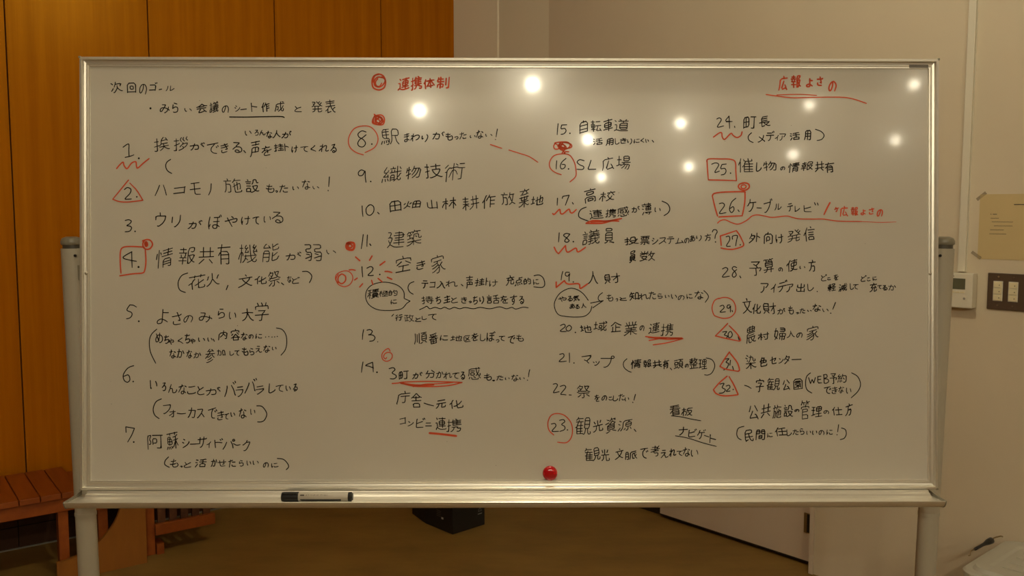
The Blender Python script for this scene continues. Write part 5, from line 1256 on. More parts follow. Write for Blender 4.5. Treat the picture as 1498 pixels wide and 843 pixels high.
    '表': [[43, 73, 20, 79], [77, 49, 71, 49, 55, 61], [20, 79, 20, 55], [32, 39, 31, 43, 21, 50, 20, 55], [0, 61, 20, 55], [69, 22, 9, 22], [6, 8, 73, 8], [2, 38, 76, 38], [79, 77, 74, 78, 62, 71, 45, 50, 39, 34, 39, 0]],
    '観': [[73, 34, 45, 34], [10, 0, 9, 7], [33, 8, 9, 7], [6, 42, 0, 45], [78, 65, 79, 71, 77, 78, 65, 77, 64, 50], [2, 15, 9, 7], [45, 19, 73, 19], [52, 50, 48, 69, 41, 79, 37, 78, 34, 75, 7, 75], [35, 23, 2, 23], [7, 62, 33, 62], [7, 50, 33, 50], [45, 34, 45, 4, 73, 4, 73, 50, 45, 50, 45, 34], [9, 38, 34, 38], [24, 23, 23, 75], [7, 75, 6, 41, 16, 15]],
    '設': [[33, 31, 41, 20, 43, 3, 63, 3, 65, 27, 75, 29], [24, 41, 3, 41], [14, 7, 11, 0], [28, 16, 0, 16], [24, 75, 24, 53, 3, 53, 3, 75], [24, 28, 3, 28], [39, 42, 39, 50, 50, 66, 70, 78, 79, 77], [3, 75, 25, 75, 30, 79, 35, 79, 49, 72, 57, 65, 66, 53, 69, 42, 34, 42]],
    '話': [[27, 16, 0, 16], [24, 28, 3, 28], [3, 41, 24, 41], [13, 0, 15, 6], [74, 79, 40, 79], [3, 77, 25, 77, 25, 54, 3, 54, 3, 77], [79, 30, 38, 30], [57, 5, 57, 53], [74, 79, 74, 53, 40, 53, 40, 79], [72, 1, 57, 5, 38, 7]],
    '議': [[3, 74, 21, 73, 21, 52, 3, 52, 3, 74], [76, 44, 70, 39, 66, 39], [0, 16, 23, 16], [67, 1, 64, 9], [44, 9, 43, 4, 39, 0], [21, 40, 4, 40], [10, 2, 13, 9], [21, 28, 4, 28], [74, 21, 36, 21], [54, 10, 54, 31], [42, 41, 42, 77, 40, 79, 33, 78], [29, 52, 77, 52], [77, 31, 29, 31], [53, 63, 30, 65], [48, 77, 54, 77, 71, 61], [78, 71, 79, 75, 76, 79, 71, 79, 66, 74, 61, 61, 59, 39], [75, 9, 33, 9], [32, 42, 47, 39, 53, 40]],
    '財': [[64, 30, 59, 34, 45, 56], [1, 38, 29, 38], [7, 64, 0, 76], [1, 20, 29, 20], [21, 64, 24, 65, 29, 73], [29, 38, 28, 55, 1, 54, 2, 2, 27, 2, 29, 3, 29, 38], [38, 22, 79, 22], [55, 79, 64, 78, 66, 73, 66, 32, 64, 30, 66, 0]],
    '資': [[79, 79, 52, 72], [13, 44, 68, 44], [2, 78, 8, 79, 29, 72], [40, 7, 41, 0], [13, 55, 68, 55], [23, 7, 18, 8, 7, 3], [22, 20, 0, 26], [71, 15, 74, 11, 73, 7, 38, 7, 31, 14, 27, 14], [72, 28, 68, 34, 68, 64, 66, 66, 15, 66, 13, 64, 13, 34, 68, 34], [77, 27, 72, 28, 51, 15, 45, 22, 30, 28, 30, 33]],
    '車': [[10, 36, 69, 36], [3, 8, 77, 8], [79, 65, 0, 65], [40, 52, 10, 51, 10, 21, 69, 22, 69, 51, 40, 52], [40, 0, 40, 79]],
    '転': [[75, 71, 43, 74, 54, 48, 57, 34], [75, 8, 46, 8], [0, 63, 34, 63], [34, 10, 2, 10], [79, 34, 42, 34], [33, 36, 3, 36], [3, 36, 3, 23, 32, 23, 33, 49, 4, 50, 3, 36], [17, 79, 17, 0], [78, 77, 69, 55]],
    '軽': [[46, 11, 46, 5], [33, 10, 2, 10], [33, 63, 0, 63], [74, 55, 43, 55], [58, 43, 58, 76], [16, 23, 2, 23, 2, 49, 31, 50, 32, 24, 16, 23], [16, 0, 16, 79], [79, 38, 74, 39, 69, 36, 56, 27, 46, 11], [2, 36, 29, 36, 40, 40, 58, 28, 69, 16, 72, 5, 41, 5], [77, 77, 37, 77]],
    '農': [[67, 47, 19, 47], [71, 57, 71, 63, 58, 68, 56, 71], [41, 74, 22, 77, 22, 58], [28, 26, 28, 0], [7, 16, 70, 16], [49, 0, 49, 26], [75, 36, 8, 36, 6, 63, 0, 77], [49, 26, 9, 27, 7, 25, 7, 6, 69, 6, 70, 25, 69, 27, 49, 26], [77, 57, 6, 57], [41, 58, 42, 62, 49, 70, 56, 71, 57, 74, 75, 79, 79, 77]],
    '連': [[0, 79, 1, 75, 6, 69, 12, 68], [13, 12, 6, 2], [12, 68, 23, 76, 38, 79, 74, 78, 79, 75], [12, 68, 12, 32, 0, 32], [74, 7, 23, 7], [69, 33, 27, 33], [75, 58, 23, 58], [48, 46, 69, 45, 68, 20, 27, 20, 27, 44, 29, 46, 48, 46], [48, 68, 48, 0]],
    '道': [[2, 6, 10, 15], [31, 53, 71, 53], [70, 0, 65, 2, 61, 13], [71, 40, 31, 40], [50, 14, 48, 27], [39, 13, 39, 6, 35, 1, 32, 1], [0, 36, 13, 36, 13, 70], [71, 53, 71, 28, 69, 27, 31, 28, 31, 66, 70, 66, 71, 53], [79, 13, 24, 13], [78, 79, 35, 79, 14, 70, 7, 72, 0, 77]],
    '長': [[15, 78, 40, 72], [64, 14, 17, 14], [53, 65, 48, 64, 41, 55, 38, 45], [53, 65, 54, 70, 64, 76, 73, 79, 79, 78], [53, 65, 71, 53], [64, 29, 17, 29], [67, 0, 17, 0, 15, 78], [0, 45, 77, 45]],
    '間': [[0, 13, 31, 13], [48, 13, 79, 13], [24, 56, 55, 56], [0, 27, 31, 27, 30, 0, 0, 1, 0, 79], [24, 71, 55, 70, 55, 42, 54, 41, 24, 41, 24, 71], [79, 28, 49, 28, 48, 0, 79, 0, 79, 75, 76, 79, 64, 79, 60, 77]],
    '阿': [[9, 54, 12, 56, 16, 56, 20, 50, 20, 40, 13, 26, 20, 2, 18, 0, 0, 0, 0, 79], [52, 78, 65, 79, 70, 77, 71, 2], [30, 2, 79, 2], [32, 59, 32, 23, 53, 23, 53, 52, 32, 52]],
    '順': [[30, 74, 30, 0], [5, 1, 5, 50, 0, 72, 1, 79], [66, 68, 70, 69, 79, 77], [43, 46, 75, 46], [43, 31, 75, 31], [17, 64, 17, 7], [57, 15, 60, 2], [49, 70, 38, 77], [41, 2, 77, 2], [57, 15, 43, 17, 43, 59, 75, 59, 75, 16, 57, 15]],
    '頭': [[79, 79, 69, 71, 65, 71], [35, 79, 49, 71], [42, 31, 75, 31], [57, 15, 58, 0], [24, 67, 22, 60, 25, 48], [30, 1, 1, 1], [42, 46, 75, 46], [9, 59, 6, 47], [2, 25, 2, 17, 29, 17, 29, 37, 3, 37, 2, 25], [78, 0, 40, 0], [75, 46, 74, 15, 42, 16, 43, 61, 75, 61, 75, 46], [31, 66, 0, 73]],
    '駅': [[0, 73, 3, 56], [20, 67, 18, 54], [10, 56, 11, 70], [79, 77, 68, 60, 62, 33], [25, 52, 28, 62, 33, 62], [31, 14, 5, 14], [5, 29, 31, 29], [20, 0, 20, 44], [39, 77, 46, 55, 47, 0, 77, 0, 77, 33, 47, 33], [22, 79, 29, 79, 31, 76, 34, 45, 5, 43, 5, 0, 34, 0]],
    '高': [[40, 8, 40, 0], [21, 70, 57, 70, 57, 56, 22, 55, 21, 70], [4, 79, 4, 44, 75, 44, 76, 75, 73, 79, 65, 79], [18, 20, 64, 20, 65, 32, 16, 33, 16, 21, 18, 20], [79, 9, 0, 9]],
}
BO, BX, BY, BN = [Vector(v) for v in POSE]
WB = (0, 1.93, 0)
wb = thing('whiteboard', 'large white rolling whiteboard covered in Japanese handwriting, aluminium frame, on two grey posts', 'whiteboard', WB)
def bl(x, y, n):  # point given on the tilted board (x right, y up, n out of its face)
    return tuple(BO + BX * x + BY * y + BN * n - Vector(WB))
HW, HH = .905, BH / 2
FX, FY = .885, .437
def bbox_board(name, a, b, m, parent, bevel=0):
    bm = bmesh.new(); addbox(bm, a, b)
    if bevel: bmesh.ops.bevel(bm, geom=list(bm.edges), offset=bevel, segments=2, affect='EDGES', profile=.6)
    for v in bm.verts: v.co = bl(*v.co)
    return put(name, bm_mesh(name, bm, M[m]), parent)
panel = bbox_board('board_panel', (-FX - .004, -FY - .004, -.010), (FX + .004, FY + .004, 0), 'board', wb)
# mitred frame, swept profile (inset from the outer edge, height above the face)
PROF = [(0, -.014), (0, .006), (.0012, .0088), (.0058, .0092), (.0066, .0082), (.0072, .0016), (.0118, .0006), (.0126, .0030), (.0150, .0032),
        (.0158, .0024), (.0166, .0032), (.0192, .0030), (.0200, .0006), (.0200, -.014)]
for s in range(4):
    vs = []; fs = []
    for end in (0, 1):
        for ins, h in PROF:
            X_, Y_ = HW - ins, HH - ins
            if s == 0: p = ((-X_, X_)[end], Y_)
            elif s == 1: p = (X_, (Y_, -Y_)[end])
            elif s == 2: p = ((X_, -X_)[end], -Y_)
            else: p = (-X_, (-Y_, Y_)[end])
            vs.append(bl(p[0], p[1], h))
    n = len(PROF)
    for i in range(n): fs.append((i, (i + 1) % n, n + (i + 1) % n, n + i))
    fs.append(tuple(range(n))); fs.append(tuple(range(n, 2 * n))[::-1])
    me = mesh('frame_rail', vs, fs, M['alu']); bm = bmesh.new(); bm.from_mesh(me); put('frame_rail', bm_mesh('frame_rail', bm, M['alu']), wb)
for sx in (-1, 1):
    for sy in (1, -1):
        bbox_board('corner_cap', (sx * HW - .004, sy * HH - .004, -.013), (sx * HW + .0022, sy * HH + .0022, .0098) if sx > 0 else (sx * HW + .004, sy * HH + .0022, .0098), 'cap', wb, .0012) if 0 else \
        bbox_board('corner_cap', (min(sx * (HW - .0035), sx * (HW + .001)), min(sy * (HH - .0035), sy * (HH + .001)), -.013),
                   (max(sx * (HW - .0035), sx * (HW + .001)), max(sy * (HH - .0035), sy * (HH + .001)), .0098), 'cap', wb, .001)
# backing rail along the bottom, tray
TP = [(-.012, -.4555), (.012, -.4560), (.0135, -.4580), (.0145, -.4600), (.017, -.4612), (.019, -.4606), (.021, -.4618), (.024, -.4655), (.030, -.4690), (.045, -.4702), (.058, -.4698),
      (.0615, -.4672), (.0645, -.4666), (.0658, -.4677), (.0628, -.4735), (.0588, -.4785), (.0540, -.4815), (.048, -.4824), (-.012, -.4810)]
def tray_piece(name, x0, x1, mt, parent, grow=0):
    vs = []; n = len(TP)
    for x in (x0, x1):
        for q, y in TP: vs.append(bl(x, y + (grow if y > -.47 else -grow), q + (grow if q > .06 else 0)))
    fs = [(i, (i + 1) % n, n + (i + 1) % n, n + i) for i in range(n)] + [tuple(range(n)), tuple(range(n, 2 * n))[::-1]]
    me = mesh(name, vs, fs, M[mt]); bm = bmesh.new(); bm.from_mesh(me)
    return put(name, bm_mesh(name, bm, M[mt]), parent)
tray = tray_piece('tray', -.887, .882, 'alu', wb)
TPM = TP
TP = [(-.012, -.4690), (.030, -.4700), (.045, -.4704), (.058, -.4700)] + TPM[11:]
for x0, x1, xp in ((-.9105, -.887, -.9115), (.882, .8925, .8925)):
    tray_piece('tray_end', x0, x1, 'alu', tray)
    bm = bmesh.new()
    q = [(-.012, -.4600), (.012, -.4625), (.040, -.4650), (.0655, -.4660), (.0666, -.4680), (.0636, -.4742), (.0596, -.4793), (.0545, -.4824), (.048, -.4832), (-.012, -.4820)]
    v0 = [bm.verts.new(bl(xp, y, n)) for n, y in q]; v1 = [bm.verts.new(bl(xp + .0018, y, n)) for n, y in q]
    bm.faces.new(v0); bm.faces.new(v1[::-1])
    for i in range(len(q)): bm.faces.new((v0[i], v0[(i + 1) % len(q)], v1[(i + 1) % len(q)], v1[i]))
    put('tray_cap', bm_mesh('tray_cap', bm, M['cap']), tray)
for x in (-.893, .889):
    bm = bmesh.new(); bmesh.ops.create_uvsphere(bm, u_segments=12, v_segments=8, radius=.0034)
    for v in bm.verts: v.co = bl(x + v.co.x, .001 + v.co.y, .0035 + v.co.z * .7)
    put('screw', bm_mesh('screw', bm, M['screw'], True), wb)
# maker's strip in the top right corner (illegible in the photo)
ms = bbox_board('maker_strip', (.8435, .4372, .0028), (.884, .4438, .0042), 'grey_mark', wb); ms['label'] = 'small grey plastic strip with worn print'
# posts, caps, feet
for s, px in ((-1, -.956), (1, .9375)):
    cx, cy = px, .0
    prof = [(.0225, 0.09), (.0225, 1.330)]
    lean = .0150 if s > 0 else -.0100
    bx = cx - 1.33 * math.sin(lean)
    post = lathe('post', prof, 'paint', wb, (bx, cy, 0), n=32, sx=1, sy=.8); post.rotation_euler = (0, lean, 0)
    lathe('post_collar', [(.0190, 1.329), (.0190, 1.339)], 'collar', post, n=24, sy=.8)
    o = s
    lathe('post_cap', [(.0205, 1.338), (.0222, 1.340), (.0225, 1.346), (.019, 1.3525), (.011, 1.3555)], 'cap', post, n=24, sy=.85)
    box('pivot_bracket', (min(-s * .018, -s * .034), -.016, 1.262), (max(-s * .018, -s * .034), .004, 1.294), 'cap', post)
    lathe('bolt', [(.003, -.0205), (.003, -.0175)], 'black_plastic', post, (-s * .016, 0, 1.315), axis='y', n=10)
    lathe('joint_ring', [(.0232, .735), (.0236, .737), (.0236, .741), (.0232, .743)], 'paint', post, n=32, sy=.82)
    cx = bx
    foot = box('foot', (cx - .025, -.27, .065), (cx + .025, .27, .095), 'paint', wb, bevel=.008)
    for yy in (-.24, .24):
        c = box('caster', (cx - .018, yy - .02, .045), (cx + .018, yy + .02, .066), 'black_plastic', foot)
        lathe('wheel', [(.020, -.012), (.025, -.010), (.025, .010), (.020, .012)], 'black_plastic', foot, (cx, yy, .025), axis='x', n=20)
box('crossbar', (-.943, -.018, .10), (.918, .018, .135), 'paint', wb, bevel=.006)

# ---- handwriting: thin flat ribbons of ink on the face
GL = {c: [[(q[i] / 79, 1 - q[i + 1] / 79) for i in range(0, len(q), 2)] for q in v] for c, v in GLYPHS.items()}
GL['い'] = [[(.02, .98), (.0, .6), (.06, .2), (.14, .02), (.2, .12)], [(.8, .85), (.95, .6), (1, .3)]]
GL['り'] = [[(.02, .95), (0, .6), (.05, .42), (.2, .55)], [(.8, 1), (1, .75), (.97, .4), (.75, .12), (.55, 0)]]
GL['！'] = [[(1, 1), (.7, .65), (.42, .3)], [(.0, .04), (.1, .0)]]
GL['く'] = [[(.9, 1), (.5, .75), (0, .5), (.5, .28), (1, 0)]]
GL['の'] = [[(.55, .95), (.5, .6), (.32, .15), (.12, .08), (0, .35), (.08, .72), (.35, .97), (.7, 1), (.95, .75), (1, .4), (.86, 0)]]
GL['ノ'] = [[(1, 1), (.85, .5), (.45, .15), (0, 0)]]
def smooth(p, it=1):
    for _ in range(it):
        if len(p) < 3: return p
        q = [p[0]]
        for i in range(len(p) - 1):
            a, b = p[i], p[i + 1]
            if i: q.append((a[0] * .8 + b[0] * .2, a[1] * .8 + b[1] * .2))
            if i < len(p) - 2: q.append((a[0] * .2 + b[0] * .8, a[1] * .2 + b[1] * .8))
        q.append(p[-1]); p = q
    return p
def spline(p, k=5):
    if len(p) < 3: return p
    out = []
    for i in range(len(p) - 1):
        p0, p1, p2, p3 = p[max(i - 1, 0)], p[i], p[i + 1], p[min(i + 2, len(p) - 1)]
        for j in range(k):
            t = j / k
            out.append(tuple(.5 * (2 * p1[c] + (p2[c] - p0[c]) * t + (2 * p0[c] - 5 * p1[c] + 4 * p2[c] - p3[c]) * t * t + (3 * p1[c] - p0[c] - 3 * p2[c] + p3[c]) * t ** 3) for c in (0, 1)))
    out.append(p[-1]); return out
class Ink:
    def __init__(s, h, f=bl): s.v = []; s.f = []; s.h = h; s.m = f
    def pt(s, x, y): s.v.append(s.m(x, y, s.h))
    def stroke(s, p, w, taper=True):
        n = len(p); b = len(s.v); r = w / 2
        for i, (x, y) in enumerate(p):
            ax, ay = p[max(i - 1, 0)]; cx, cy = p[min(i + 1, n - 1)]
            dx, dy = cx - ax, cy - ay; L = math.hypot(dx, dy) or 1; dx /= L; dy /= L
            k = 1.0
            if 0 < i < n - 1:
                ux, uy = x - ax, y - ay; l = math.hypot(ux, uy) or 1; k = 1 / max(.55, abs((ux * dx + uy * dy) / l))
            rr = r * k * (.8 if taper and i == n - 1 and n > 2 else 1)
            s.pt(x - dy * rr, y + dx * rr); s.pt(x + dy * rr, y - dx * rr)
        for i in range(n - 1): a = b + 2 * i; s.f.append((a, a + 2, a + 3, a + 1))
        for x, y in (p[0], p[-1]): s.dot(x, y, w * .92, 6)
    def dot(s, x, y, d, n=10):
        b = len(s.v)
        for k in range(n): a = 2 * PI * k / n; s.pt(x + d / 2 * math.cos(a), y + d / 2 * math.sin(a))
        s.f.append(tuple(range(b, b + n)))
    def build(s, name, m, parent): return put(name, mesh(name, s.v, s.f, M[m]), parent) if s.f else None
def glyph(ink, c, x0, y0, x1, y1, w, slant=.13, jit=.045):
    """x0,y0 upper left and x1,y1 lower right corner of the box the character fills"""
    S = GL[c]; ph = [random.uniform(0, 6.28) for _ in range(4)]
    k = slant if len(S) > 3 else slant * .6
    Q = []
    for st in S:
        q = [((x + jit * math.sin(3.1 * y + ph[0]) + jit * .6 * math.sin(6 * x + ph[1])), (y + k * (x - .5) + jit * math.sin(3.3 * x + ph[2]) + jit * .6 * math.sin(7 * y + ph[3]))) for x, y in st]
        Q.append(smooth(q))
    xs = [x for q in Q for x, _ in q]; ys = [y for q in Q for _, y in q]
    lx, hx, ly, hy = min(xs), max(xs), min(ys), max(ys); ex = max(hx - lx, .05); ey = max(hy - ly, .05)
    hw = w / 2
    for q in Q:
        ink.stroke([(x0 + hw + (x - lx) / ex * (x1 - x0 - w), y1 + hw + (y - ly) / ey * (y0 - y1 - w)) for x, y in q], w * random.uniform(.9, 1.1))
PXM = 1.446e-3
cur = None; colr = 'k'; last = None
for tok in TEXT:
    if len(tok) == 1:
        if cur: cur.build('handwriting' if colr == 'k' else 'red_handwriting', 'ink' if colr == 'k' else 'red_ink', panel)
        colr = tok[0]; cur = Ink(.00018 if colr == 'k' else .00026); last = None; continue
    c = tok[0]; x0, y0, x1, y1 = [v * 1e-4 for v in tok[1:]]
    h = abs(y0 - y1)
    if last and (x0 > last[2] + .03 or x1 < last[0] - .03 or y0 < last[3] - .02 or y1 > last[1] + .02):
        cur.build('handwriting' if colr == 'k' else 'red_handwriting', 'ink' if colr == 'k' else 'red_ink', panel); cur = Ink(cur.h)
    last = (x0, y0, x1, y1)
    wd = (.0022 if h > .016 else .0019) if colr == 'k' else (.0032 if y0 > .3 else .0025)
    if len(GL[c]) > 8: wd *= .9 if h > .016 else .8
    glyph(cur, c, x0, y0, x1, y1, wd)
cur.build('handwriting' if colr == 'k' else 'red_handwriting', 'ink' if colr == 'k' else 'red_ink', panel)
groups = []
for c, wd, q in FREE:
    p = [(q[i] * 1e-4, q[i + 1] * 1e-4) for i in range(0, len(q), 2)]
    bb = [min(x for x, y in p), min(y for x, y in p), max(x for x, y in p), max(y for x, y in p)]
    k = 'r' if c == 'r' else 'k'; g_ = .004
    g = groups[-1] if groups else None
    if g and g[0] == k and bb[0] < g[1][2] + g_ and bb[2] > g[1][0] - g_ and bb[1] < g[1][3] + g_ and bb[3] > g[1][1] - g_:
        g[1] = [min(g[1][0], bb[0]), min(g[1][1], bb[1]), max(g[1][2], bb[2]), max(g[1][3], bb[3])]; g[2].append((c, wd * PXM, p))
    else: groups.append([k, bb, [(c, wd * PXM, p)]])
for k, bb, S in groups:
    ink = Ink(.0003 if k == 'r' else .0002)
    for c, wd, p in S:
        if c == 'd': ink.dot(*p[0], wd * .8); continue
        if c == 'k': wd *= .95
        ink.stroke(spline(p) if len(p) > 3 else smooth(p), wd)
    ink.build('red_mark' if k == 'r' else 'pen_stroke', 'red_ink' if k == 'r' else 'ink', panel)
sm = Ink(.0002)
for _ in range(16): sm.dot(random.uniform(-.85, .85), random.uniform(-.42, .42), random.uniform(.0008, .0015), 6)
sm.build('specks', 'ink', panel)['kind'] = 'stuff'

# ---------------------------------------------------------------- marker and magnet on the board
def at_board(name, label, cat, x, y, n):
    t = thing(name, label, cat); m = Matrix((BX, BY, BN)).transposed().to_4x4(); m.translation = BO + BX * x + BY * y + BN * n
    t.matrix_world = m; return t
mg = lathe('magnet', [(.0155, 0), (.0158, .003), (.0150, .0062), (.0125, .0088), (.008, .0103), (.002, .0108)], 'magnet', n=40)
mg.matrix_world = (lambda m: m)(Matrix((BX, BY, BN)).transposed().to_4x4()); mg.location = BO + BX * .0832 + BY * -.4214 + BN * .0004
tag(mg, 'round red plastic magnet at the bottom edge of the whiteboard face', 'magnet')
pen = at_board('whiteboard_marker', 'whiteboard marker with pale body and black cap lying in the whiteboard tray', 'marker', -.399, -.4602, .0455)
lathe('body', [(.0088, -.0385), (.0092, -.0375), (.0092, .063), (.0088, .064)], 'pen_body', pen, axis='x', n=32)
lathe('marker_cap', [(.0070, -.0735), (.0092, -.0725), (.0100, -.068), (.0101, -.0385), (.0097, -.0380)], 'black_plastic', pen, axis='x', n=32)
bm = bmesh.new(); addbox(bm, (-.070, .0065, .0058), (-.040, .0098, .0085)); put('cap_clip', bm_mesh('cap_clip', bm, M['black_plastic'], bevel=.0008), pen)
lathe('end_plug', [(.0093, .064), (.0096, .065), (.0096, .0705), (.0078, .0715), (.0070, .0728), (.0068, .0735)], 'black_plastic', pen, axis='x', n=32)
def cyl(x, y, n):  # y measured around the barrel, towards the viewer's top
    a = y / .0092; r = .0092 + n; return (x, r * math.sin(a), r * math.cos(a))
pk = Ink(.0001, cyl)
W_ = 'ホワイトボードマーカー'; x = -.0225
for i, c in enumerate(W_):
    if c == 'ー': pk.stroke([(x, .0052), (x + .0032, .0054)], .0005)
    else: glyph(pk, c, x, .0070, x + .0030, .0038, .00045, 0, 0)
    x += .0040 if i != 6 else .0060
for k in range(6):   # the dark badge before the word, the dark band under it
    pk.stroke([(-.0335 , .0040 + k * .0005), (-.0255, .0040 + k * .0005)], .0006, False)
pk.build('lettering', 'print', pen)['kind'] = 'stuff'
bd = Ink(.0001, cyl)
for k in range(9): bd.stroke([(-.034 + k * .0005, -.0035 - k * .0008), (.050 - k * .0001, -.0035 - k * .0008)], .0009, False)
bd.build('band', 'black_plastic', pen)

# ---------------------------------------------------------------- bench along the panelled wall
def bench(name, label, ta, tb, n0, n1_, zt, legs, plank=.0705, rail=True):
    p = w1(ta, 0); t = thing(name, label, 'bench', (p.x, p.y, 0), G1, None)
    L = tb - ta; n = max(1, round(L / plank)); pw = L / n
    bm = bmesh.new(); addbox(bm, (.0016, -n1_, zt - .022), (pw - .0016, -n0, zt)); pm = bm_mesh('plank', bm, M['bench_wood'], bevel=.0015, seg=1)
    for i in range(n): put('plank', pm, t, (i * pw, 0, 0))
    box('apron', (.004, -n1_ + .022, zt - .078), (L - .004, -n1_ + .044, zt - .0222), 'bench_wood', t, bevel=.002)
    box('apron', (.004, -n0 - .03, zt - .078), (L - .004, -n0 - .008, zt - .0222), 'bench_wood', t, bevel=.002)
    for tl, wl_ in legs:
        for nn in ((n1_ - .068,) if tl < .3 and zt > .33 and tl > 0 else (n1_ - .068, n0 + .031)):
            box('leg', (tl - ta, -nn - .045, 0), (tl - ta + wl_, -nn, zt - .0785 if 0 else zt - .0225), 'bench_wood', t, bevel=.002) if nn < .2 else \
            box('leg', (tl - ta, -nn - .0235, 0), (tl - ta + wl_, -nn + .022, zt - .0785), 'bench_wood', t, bevel=.002)
    return t, L
bench('bench', 'low slatted orange wood bench against the panelled wall, its planks running front to back', -1.62, .235, .075, .47, .340, ((.155, .036), (-.55, .036), (-1.25, .036)))
b2, L2 = bench('bench', 'low slatted wooden bench with an upright-slatted front and low rail, behind the plywood panel', .245, .765, .075, .455, .315, ((.300, .036), (.466, .047)))
rl = box('front_rail', (.262, -.445, .090), (.505, -.425, .135), 'bench_wood', b2, bevel=.002)
for k in range(5): box('slat', (.278 + k * .046, -.424, .120), (.308 + k * .046, -.410, .2365), 'dark_wood', b2, bevel=.001)
box('foot_block', (.271, -.42, 0), (.300, -.35, .045), 'bench_wood', b2)
# curved plywood panel
pp = w1(.0, 0); poly = [(.135, 0), (.462, 0), (.462, .295)]
for k in range(0, 13):
    a = k / 12 * PI / 2; poly.append((.135 + .240 * math.cos(a), .295 - .218 * math.sin(a)))
pl = prism('plywood_panel', poly, -.482, -.464, 'plywood', axis='y', bevel=.0012)
pl.location = (pp.x, pp.y, 0); pl.rotation_euler = (0, 0, G1)
tag(pl, 'orange plywood end panel with a concave curved edge, standing in front of the wooden benches', 'panel')

# ---------------------------------------------------------------- black speaker on the floor
sp = thing('speaker', 'black angular loudspeaker on the floor behind the whiteboard, one corner facing out', 'speaker', (-.26, 3.78, 0))
foot = [(0, 0), (.137, .128), (-.03, .44), (-.207, .27), (-.134, .143)]
prism('cabinet', foot, 0, .30, 'speaker', sp, bevel=.004)
def spf(a, b, z, off):   # point on the vertical face a-b
    pass
def face_marks(a, b, name, m, rects):
    a = Vector(a); b = Vector(b); d = (b - a); L = d.length; d /= L; nn = Vector((d.y, -d.x))
    bm = bmesh.new()
    for s0, s1, z0, z1 in rects:
        q = [a + d * s + nn * .0006 for s in (s0, s1)]
        v = [bm.verts.new((q[0].x, q[0].y, z0)), bm.verts.new((q[1].x, q[1].y, z0)), bm.verts.new((q[1].x, q[1].y, z1)), bm.verts.new((q[0].x, q[0].y, z1))]
        bm.faces.new(v)
    return put(name, bm_mesh(name, bm, M[m]), sp)
face_marks((-.134, .143), (0, 0), 'rating_label', 'white_mark', [(.119, .133, .052, .061)])
face_marks((-.134, .143), (0, 0), 'rating_print', 'grey_mark', [(.085, .115, .060 + .008 * k, .0615 + .008 * k) for k in range(4)])
em = Vector((.137, .128)); e0 = Vector((0, 0)); dd = (em - e0).normalized(); nn_ = Vector((dd.y, -dd.x))
def sf(x, y, h): q = dd * x + nn_ * (.0006 + h); return (q.x, q.y, y)
eb = Ink(0, sf); cx_, cz_ = .158, .070
eb.stroke([(cx_ - .009, cz_), (cx_, cz_ + .020), (cx_ + .009, cz_), (cx_ - .009, cz_)], .0011, False)
eb.stroke([(cx_ - .012, cz_ - .012), (cx_ + .012, cz_ - .012)], .0022, False)
eb.build('emblem', 'white_mark', sp)

# ---------------------------------------------------------------- things on the right wall
def on_w2(name, label, cat, t, n, z):
    p = w2(t + .018, n + .055); return thing(name, label, cat, (p.x, p.y, z + .004), G2)
cd = on_w2('cable_duct', 'pale plastic cable duct running up the wall above the thermostat', 'cable duct', 1.303, 0, 1.205)
box('duct_base', (-.014, -.003, 0), (.014, -.0002, CEIL - 1.205), 'ivory', cd)
box('duct_cover', (-.0125, -.013, 0), (.0125, -.003, CEIL - 1.205), 'ivory', cd, bevel=.003)
th = on_w2('thermostat', 'white wall thermostat with a grey screen, beside the right whiteboard post', 'thermostat', 1.300, 0, 1.086)
box('housing', (-.066, -.036, 0), (.052, -.0002, .116), 'ivory', th, bevel=.004)
box('screen', (-.034, -.0368, .062), (.028, -.0355, .098), 'screen', th)
for k in range(4): box('key', (-.034 + .016 * k, -.0372, .050), (-.021 + .016 * k, -.0358, .0545), 'button', th)
box('badge', (-.030, -.0366, .1035), (-.008, -.0358, .1065), 'grey_mark', th)
for x_ in (-.022, .027):
    b_ = lathe('round_button', [(.0095, -.0358), (.0088, -.0375)], 'ivory', th, (x_, 0, .032), axis='y', n=20)
    lathe('button_mark', [(.004, -.0375), (.004, -.0379)], 'grey_mark', b_, axis='y', n=14)
sw = on_w2('light_switch_panel', 'brown wall plate with six ivory light switches, below the notice', 'light switch', 1.386, 0, 1.087)
box('cover_plate', (0, -.006, 0), (.128, -.0002, .119), 'brown_plate', sw, bevel=.002)
for cx in (.033, .079):
    fr = box('switch_frame', (cx - .0145, -.0078, .028), (cx + .0145, -.0058, .093), 'ivory', sw, bevel=.0006)
    for k in range(3):
        s_ = box('switch', (cx - .0118, -.0108, .0305 + .0208 * k), (cx + .0118, -.0076, .0488 + .0208 * k), 'button', sw, bevel=.001)
        box('indicator', (cx + .004, -.0112, .037 + .0208 * k), (cx + .0065, -.0106, .0405 + .0208 * k), 'brown_plate', s_)
    for z in (.014, .107): lathe('screw', [(.003, -.0058), (.003, -.0072)], 'screw', sw, (cx, 0, z), axis='y', n=12)
nt_ = on_w2('notice', 'yellowed paper notice with small print, taped to the wall above the switches', 'notice', 1.349, 0, 1.250)
box('sheet', (0, -.0012, 0), (.30, -.0002, .212), 'paper', nt_)
pr = Ink(.0014, lambda x, y, n: (x, -n, y))
def scrib(x, y, L, h):
    a = x
    while a < x + L:
        k = random.uniform(.0016, .003); pr.stroke([(a, y), (a + k, y + random.uniform(-.0004, .0004))], h, False); a += k + .0009
scrib(.105, .178, .08, .003); pr.dot(.036, .147, .004, 4); scrib(.042, .147, .012, .0024)
for x_, y_, L_ in ((.036, .134, .022), (.040, .122, .062), (.047, .109, .056), (.036, .096, .04), (.034, .083, .048)): scrib(x_, y_, L_, .0017)
pr.build('printing', 'print', nt_)['kind'] = 'stuff'
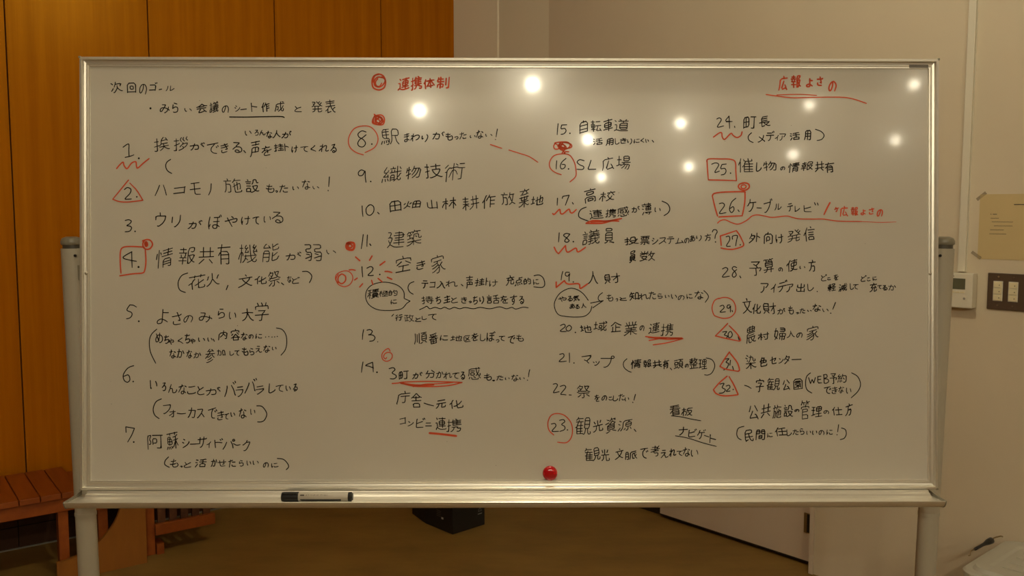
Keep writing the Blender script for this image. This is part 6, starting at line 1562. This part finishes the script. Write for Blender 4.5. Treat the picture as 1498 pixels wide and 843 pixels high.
for a, z in ((.004, .206), (-.004, .012)):
    bm = bmesh.new(); addbox(bm, (-.018, -.0018, -.005), (.018, -.0012, .005))
    o = put('tape', bm_mesh('tape', bm, M['tape']), nt_, (a, 0, z)); o.rotation_euler = (0, -.7 if z > .1 else .6, 0)

# ---------------------------------------------------------------- translucent storage bin and the wire tool on its rim
def rrect(x0, y0, x1, y1, r, k=5):
    out = []
    for cx, cy, a0 in ((x1 - r, y1 - r, 0), (x0 + r, y1 - r, 90), (x0 + r, y0 + r, 180), (x1 - r, y0 + r, 270)):
        for i in range(k + 1): a = math.radians(a0 + 90 * i / k); out.append((cx + r * math.cos(a), cy + r * math.sin(a)))
    return out
bp_ = w2(1.50, .445)
bn = thing('storage_bin', 'translucent plastic storage bin with a rounded lid, against the right wall', 'storage bin', (bp_.x, bp_.y, 0), G2)
def stack(name, rings, m, parent, closed=True):
    vs = []; fs = []; n = len(rings[0][0])
    for poly, z in rings: vs += [(a, b, z) for a, b in poly]
    for i in range(len(rings) - 1):
        for k in range(n): fs.append((i * n + k, i * n + (k + 1) % n, (i + 1) * n + (k + 1) % n, (i + 1) * n + k))
    fs.append(tuple(range(n))[::-1])
    if closed: fs.append(tuple((len(rings) - 1) * n + k for k in range(n)))
    return put(name, mesh(name, vs, fs, M[m], False), parent)
Lx, Ly = .56, .385
stack('tub', [(rrect(.03, .03, Lx - .03, Ly - .03, .04), .002), (rrect(.012, .012, Lx - .012, Ly - .012, .045), .325)], 'bin', bn)
stack('lid', [(rrect(.002, .002, Lx - .002, Ly - .002, .05), .318), (rrect(0, 0, Lx, Ly, .05), .322), (rrect(0, 0, Lx, Ly, .05), .336), (rrect(.006, .006, Lx - .006, Ly - .006, .046), .342),
              (rrect(.022, .022, Lx - .022, Ly - .022, .04), .342), (rrect(.030, .030, Lx - .030, Ly - .030, .036), .352), (rrect(.060, .060, Lx - .060, Ly - .060, .03), .352),
              (rrect(.068, .068, Lx - .068, Ly - .068, .03), .346)], 'bin_lid', bn)
for k in range(4): box('lid_rib', (.09, .10 + k * .055, .3455), (Lx - .09, .106 + k * .055, .3495), 'bin_lid', bn)
wt = thing('wire_hook_tool', 'thin tool with a black grip and bent wire ends lying on the storage bin lid', 'tool', (0, 0, 0))
wt.location = (1.447, 2.690, .358)
def wl_(pts): return [(a - 1.447, b - 2.690, c - .358) for a, b, c in pts]
tube('grip', wl_([(1.441, 2.686, .362), (1.452, 2.694, .363), (1.480, 2.716, .364), (1.494, 2.727, .364), (1.510, 2.739, .365), (1.526, 2.751, .365), (1.532, 2.756, .365)]), [.0045, .005, .005, .006, .0095, .0105, .005], 'black_plastic', wt, 12)
tube('wire_end', wl_([(1.398, 2.640, .360), (1.406, 2.646, .359), (1.412, 2.658, .362), (1.424, 2.674, .363), (1.442, 2.687, .362)]), .0018, 'brass', wt)
tube('wire_end', wl_([(1.530, 2.754, .365), (1.542, 2.765, .368), (1.552, 2.770, .369), (1.572, 2.780, .369), (1.580, 2.782, .366)]), .0022, 'brass', wt)
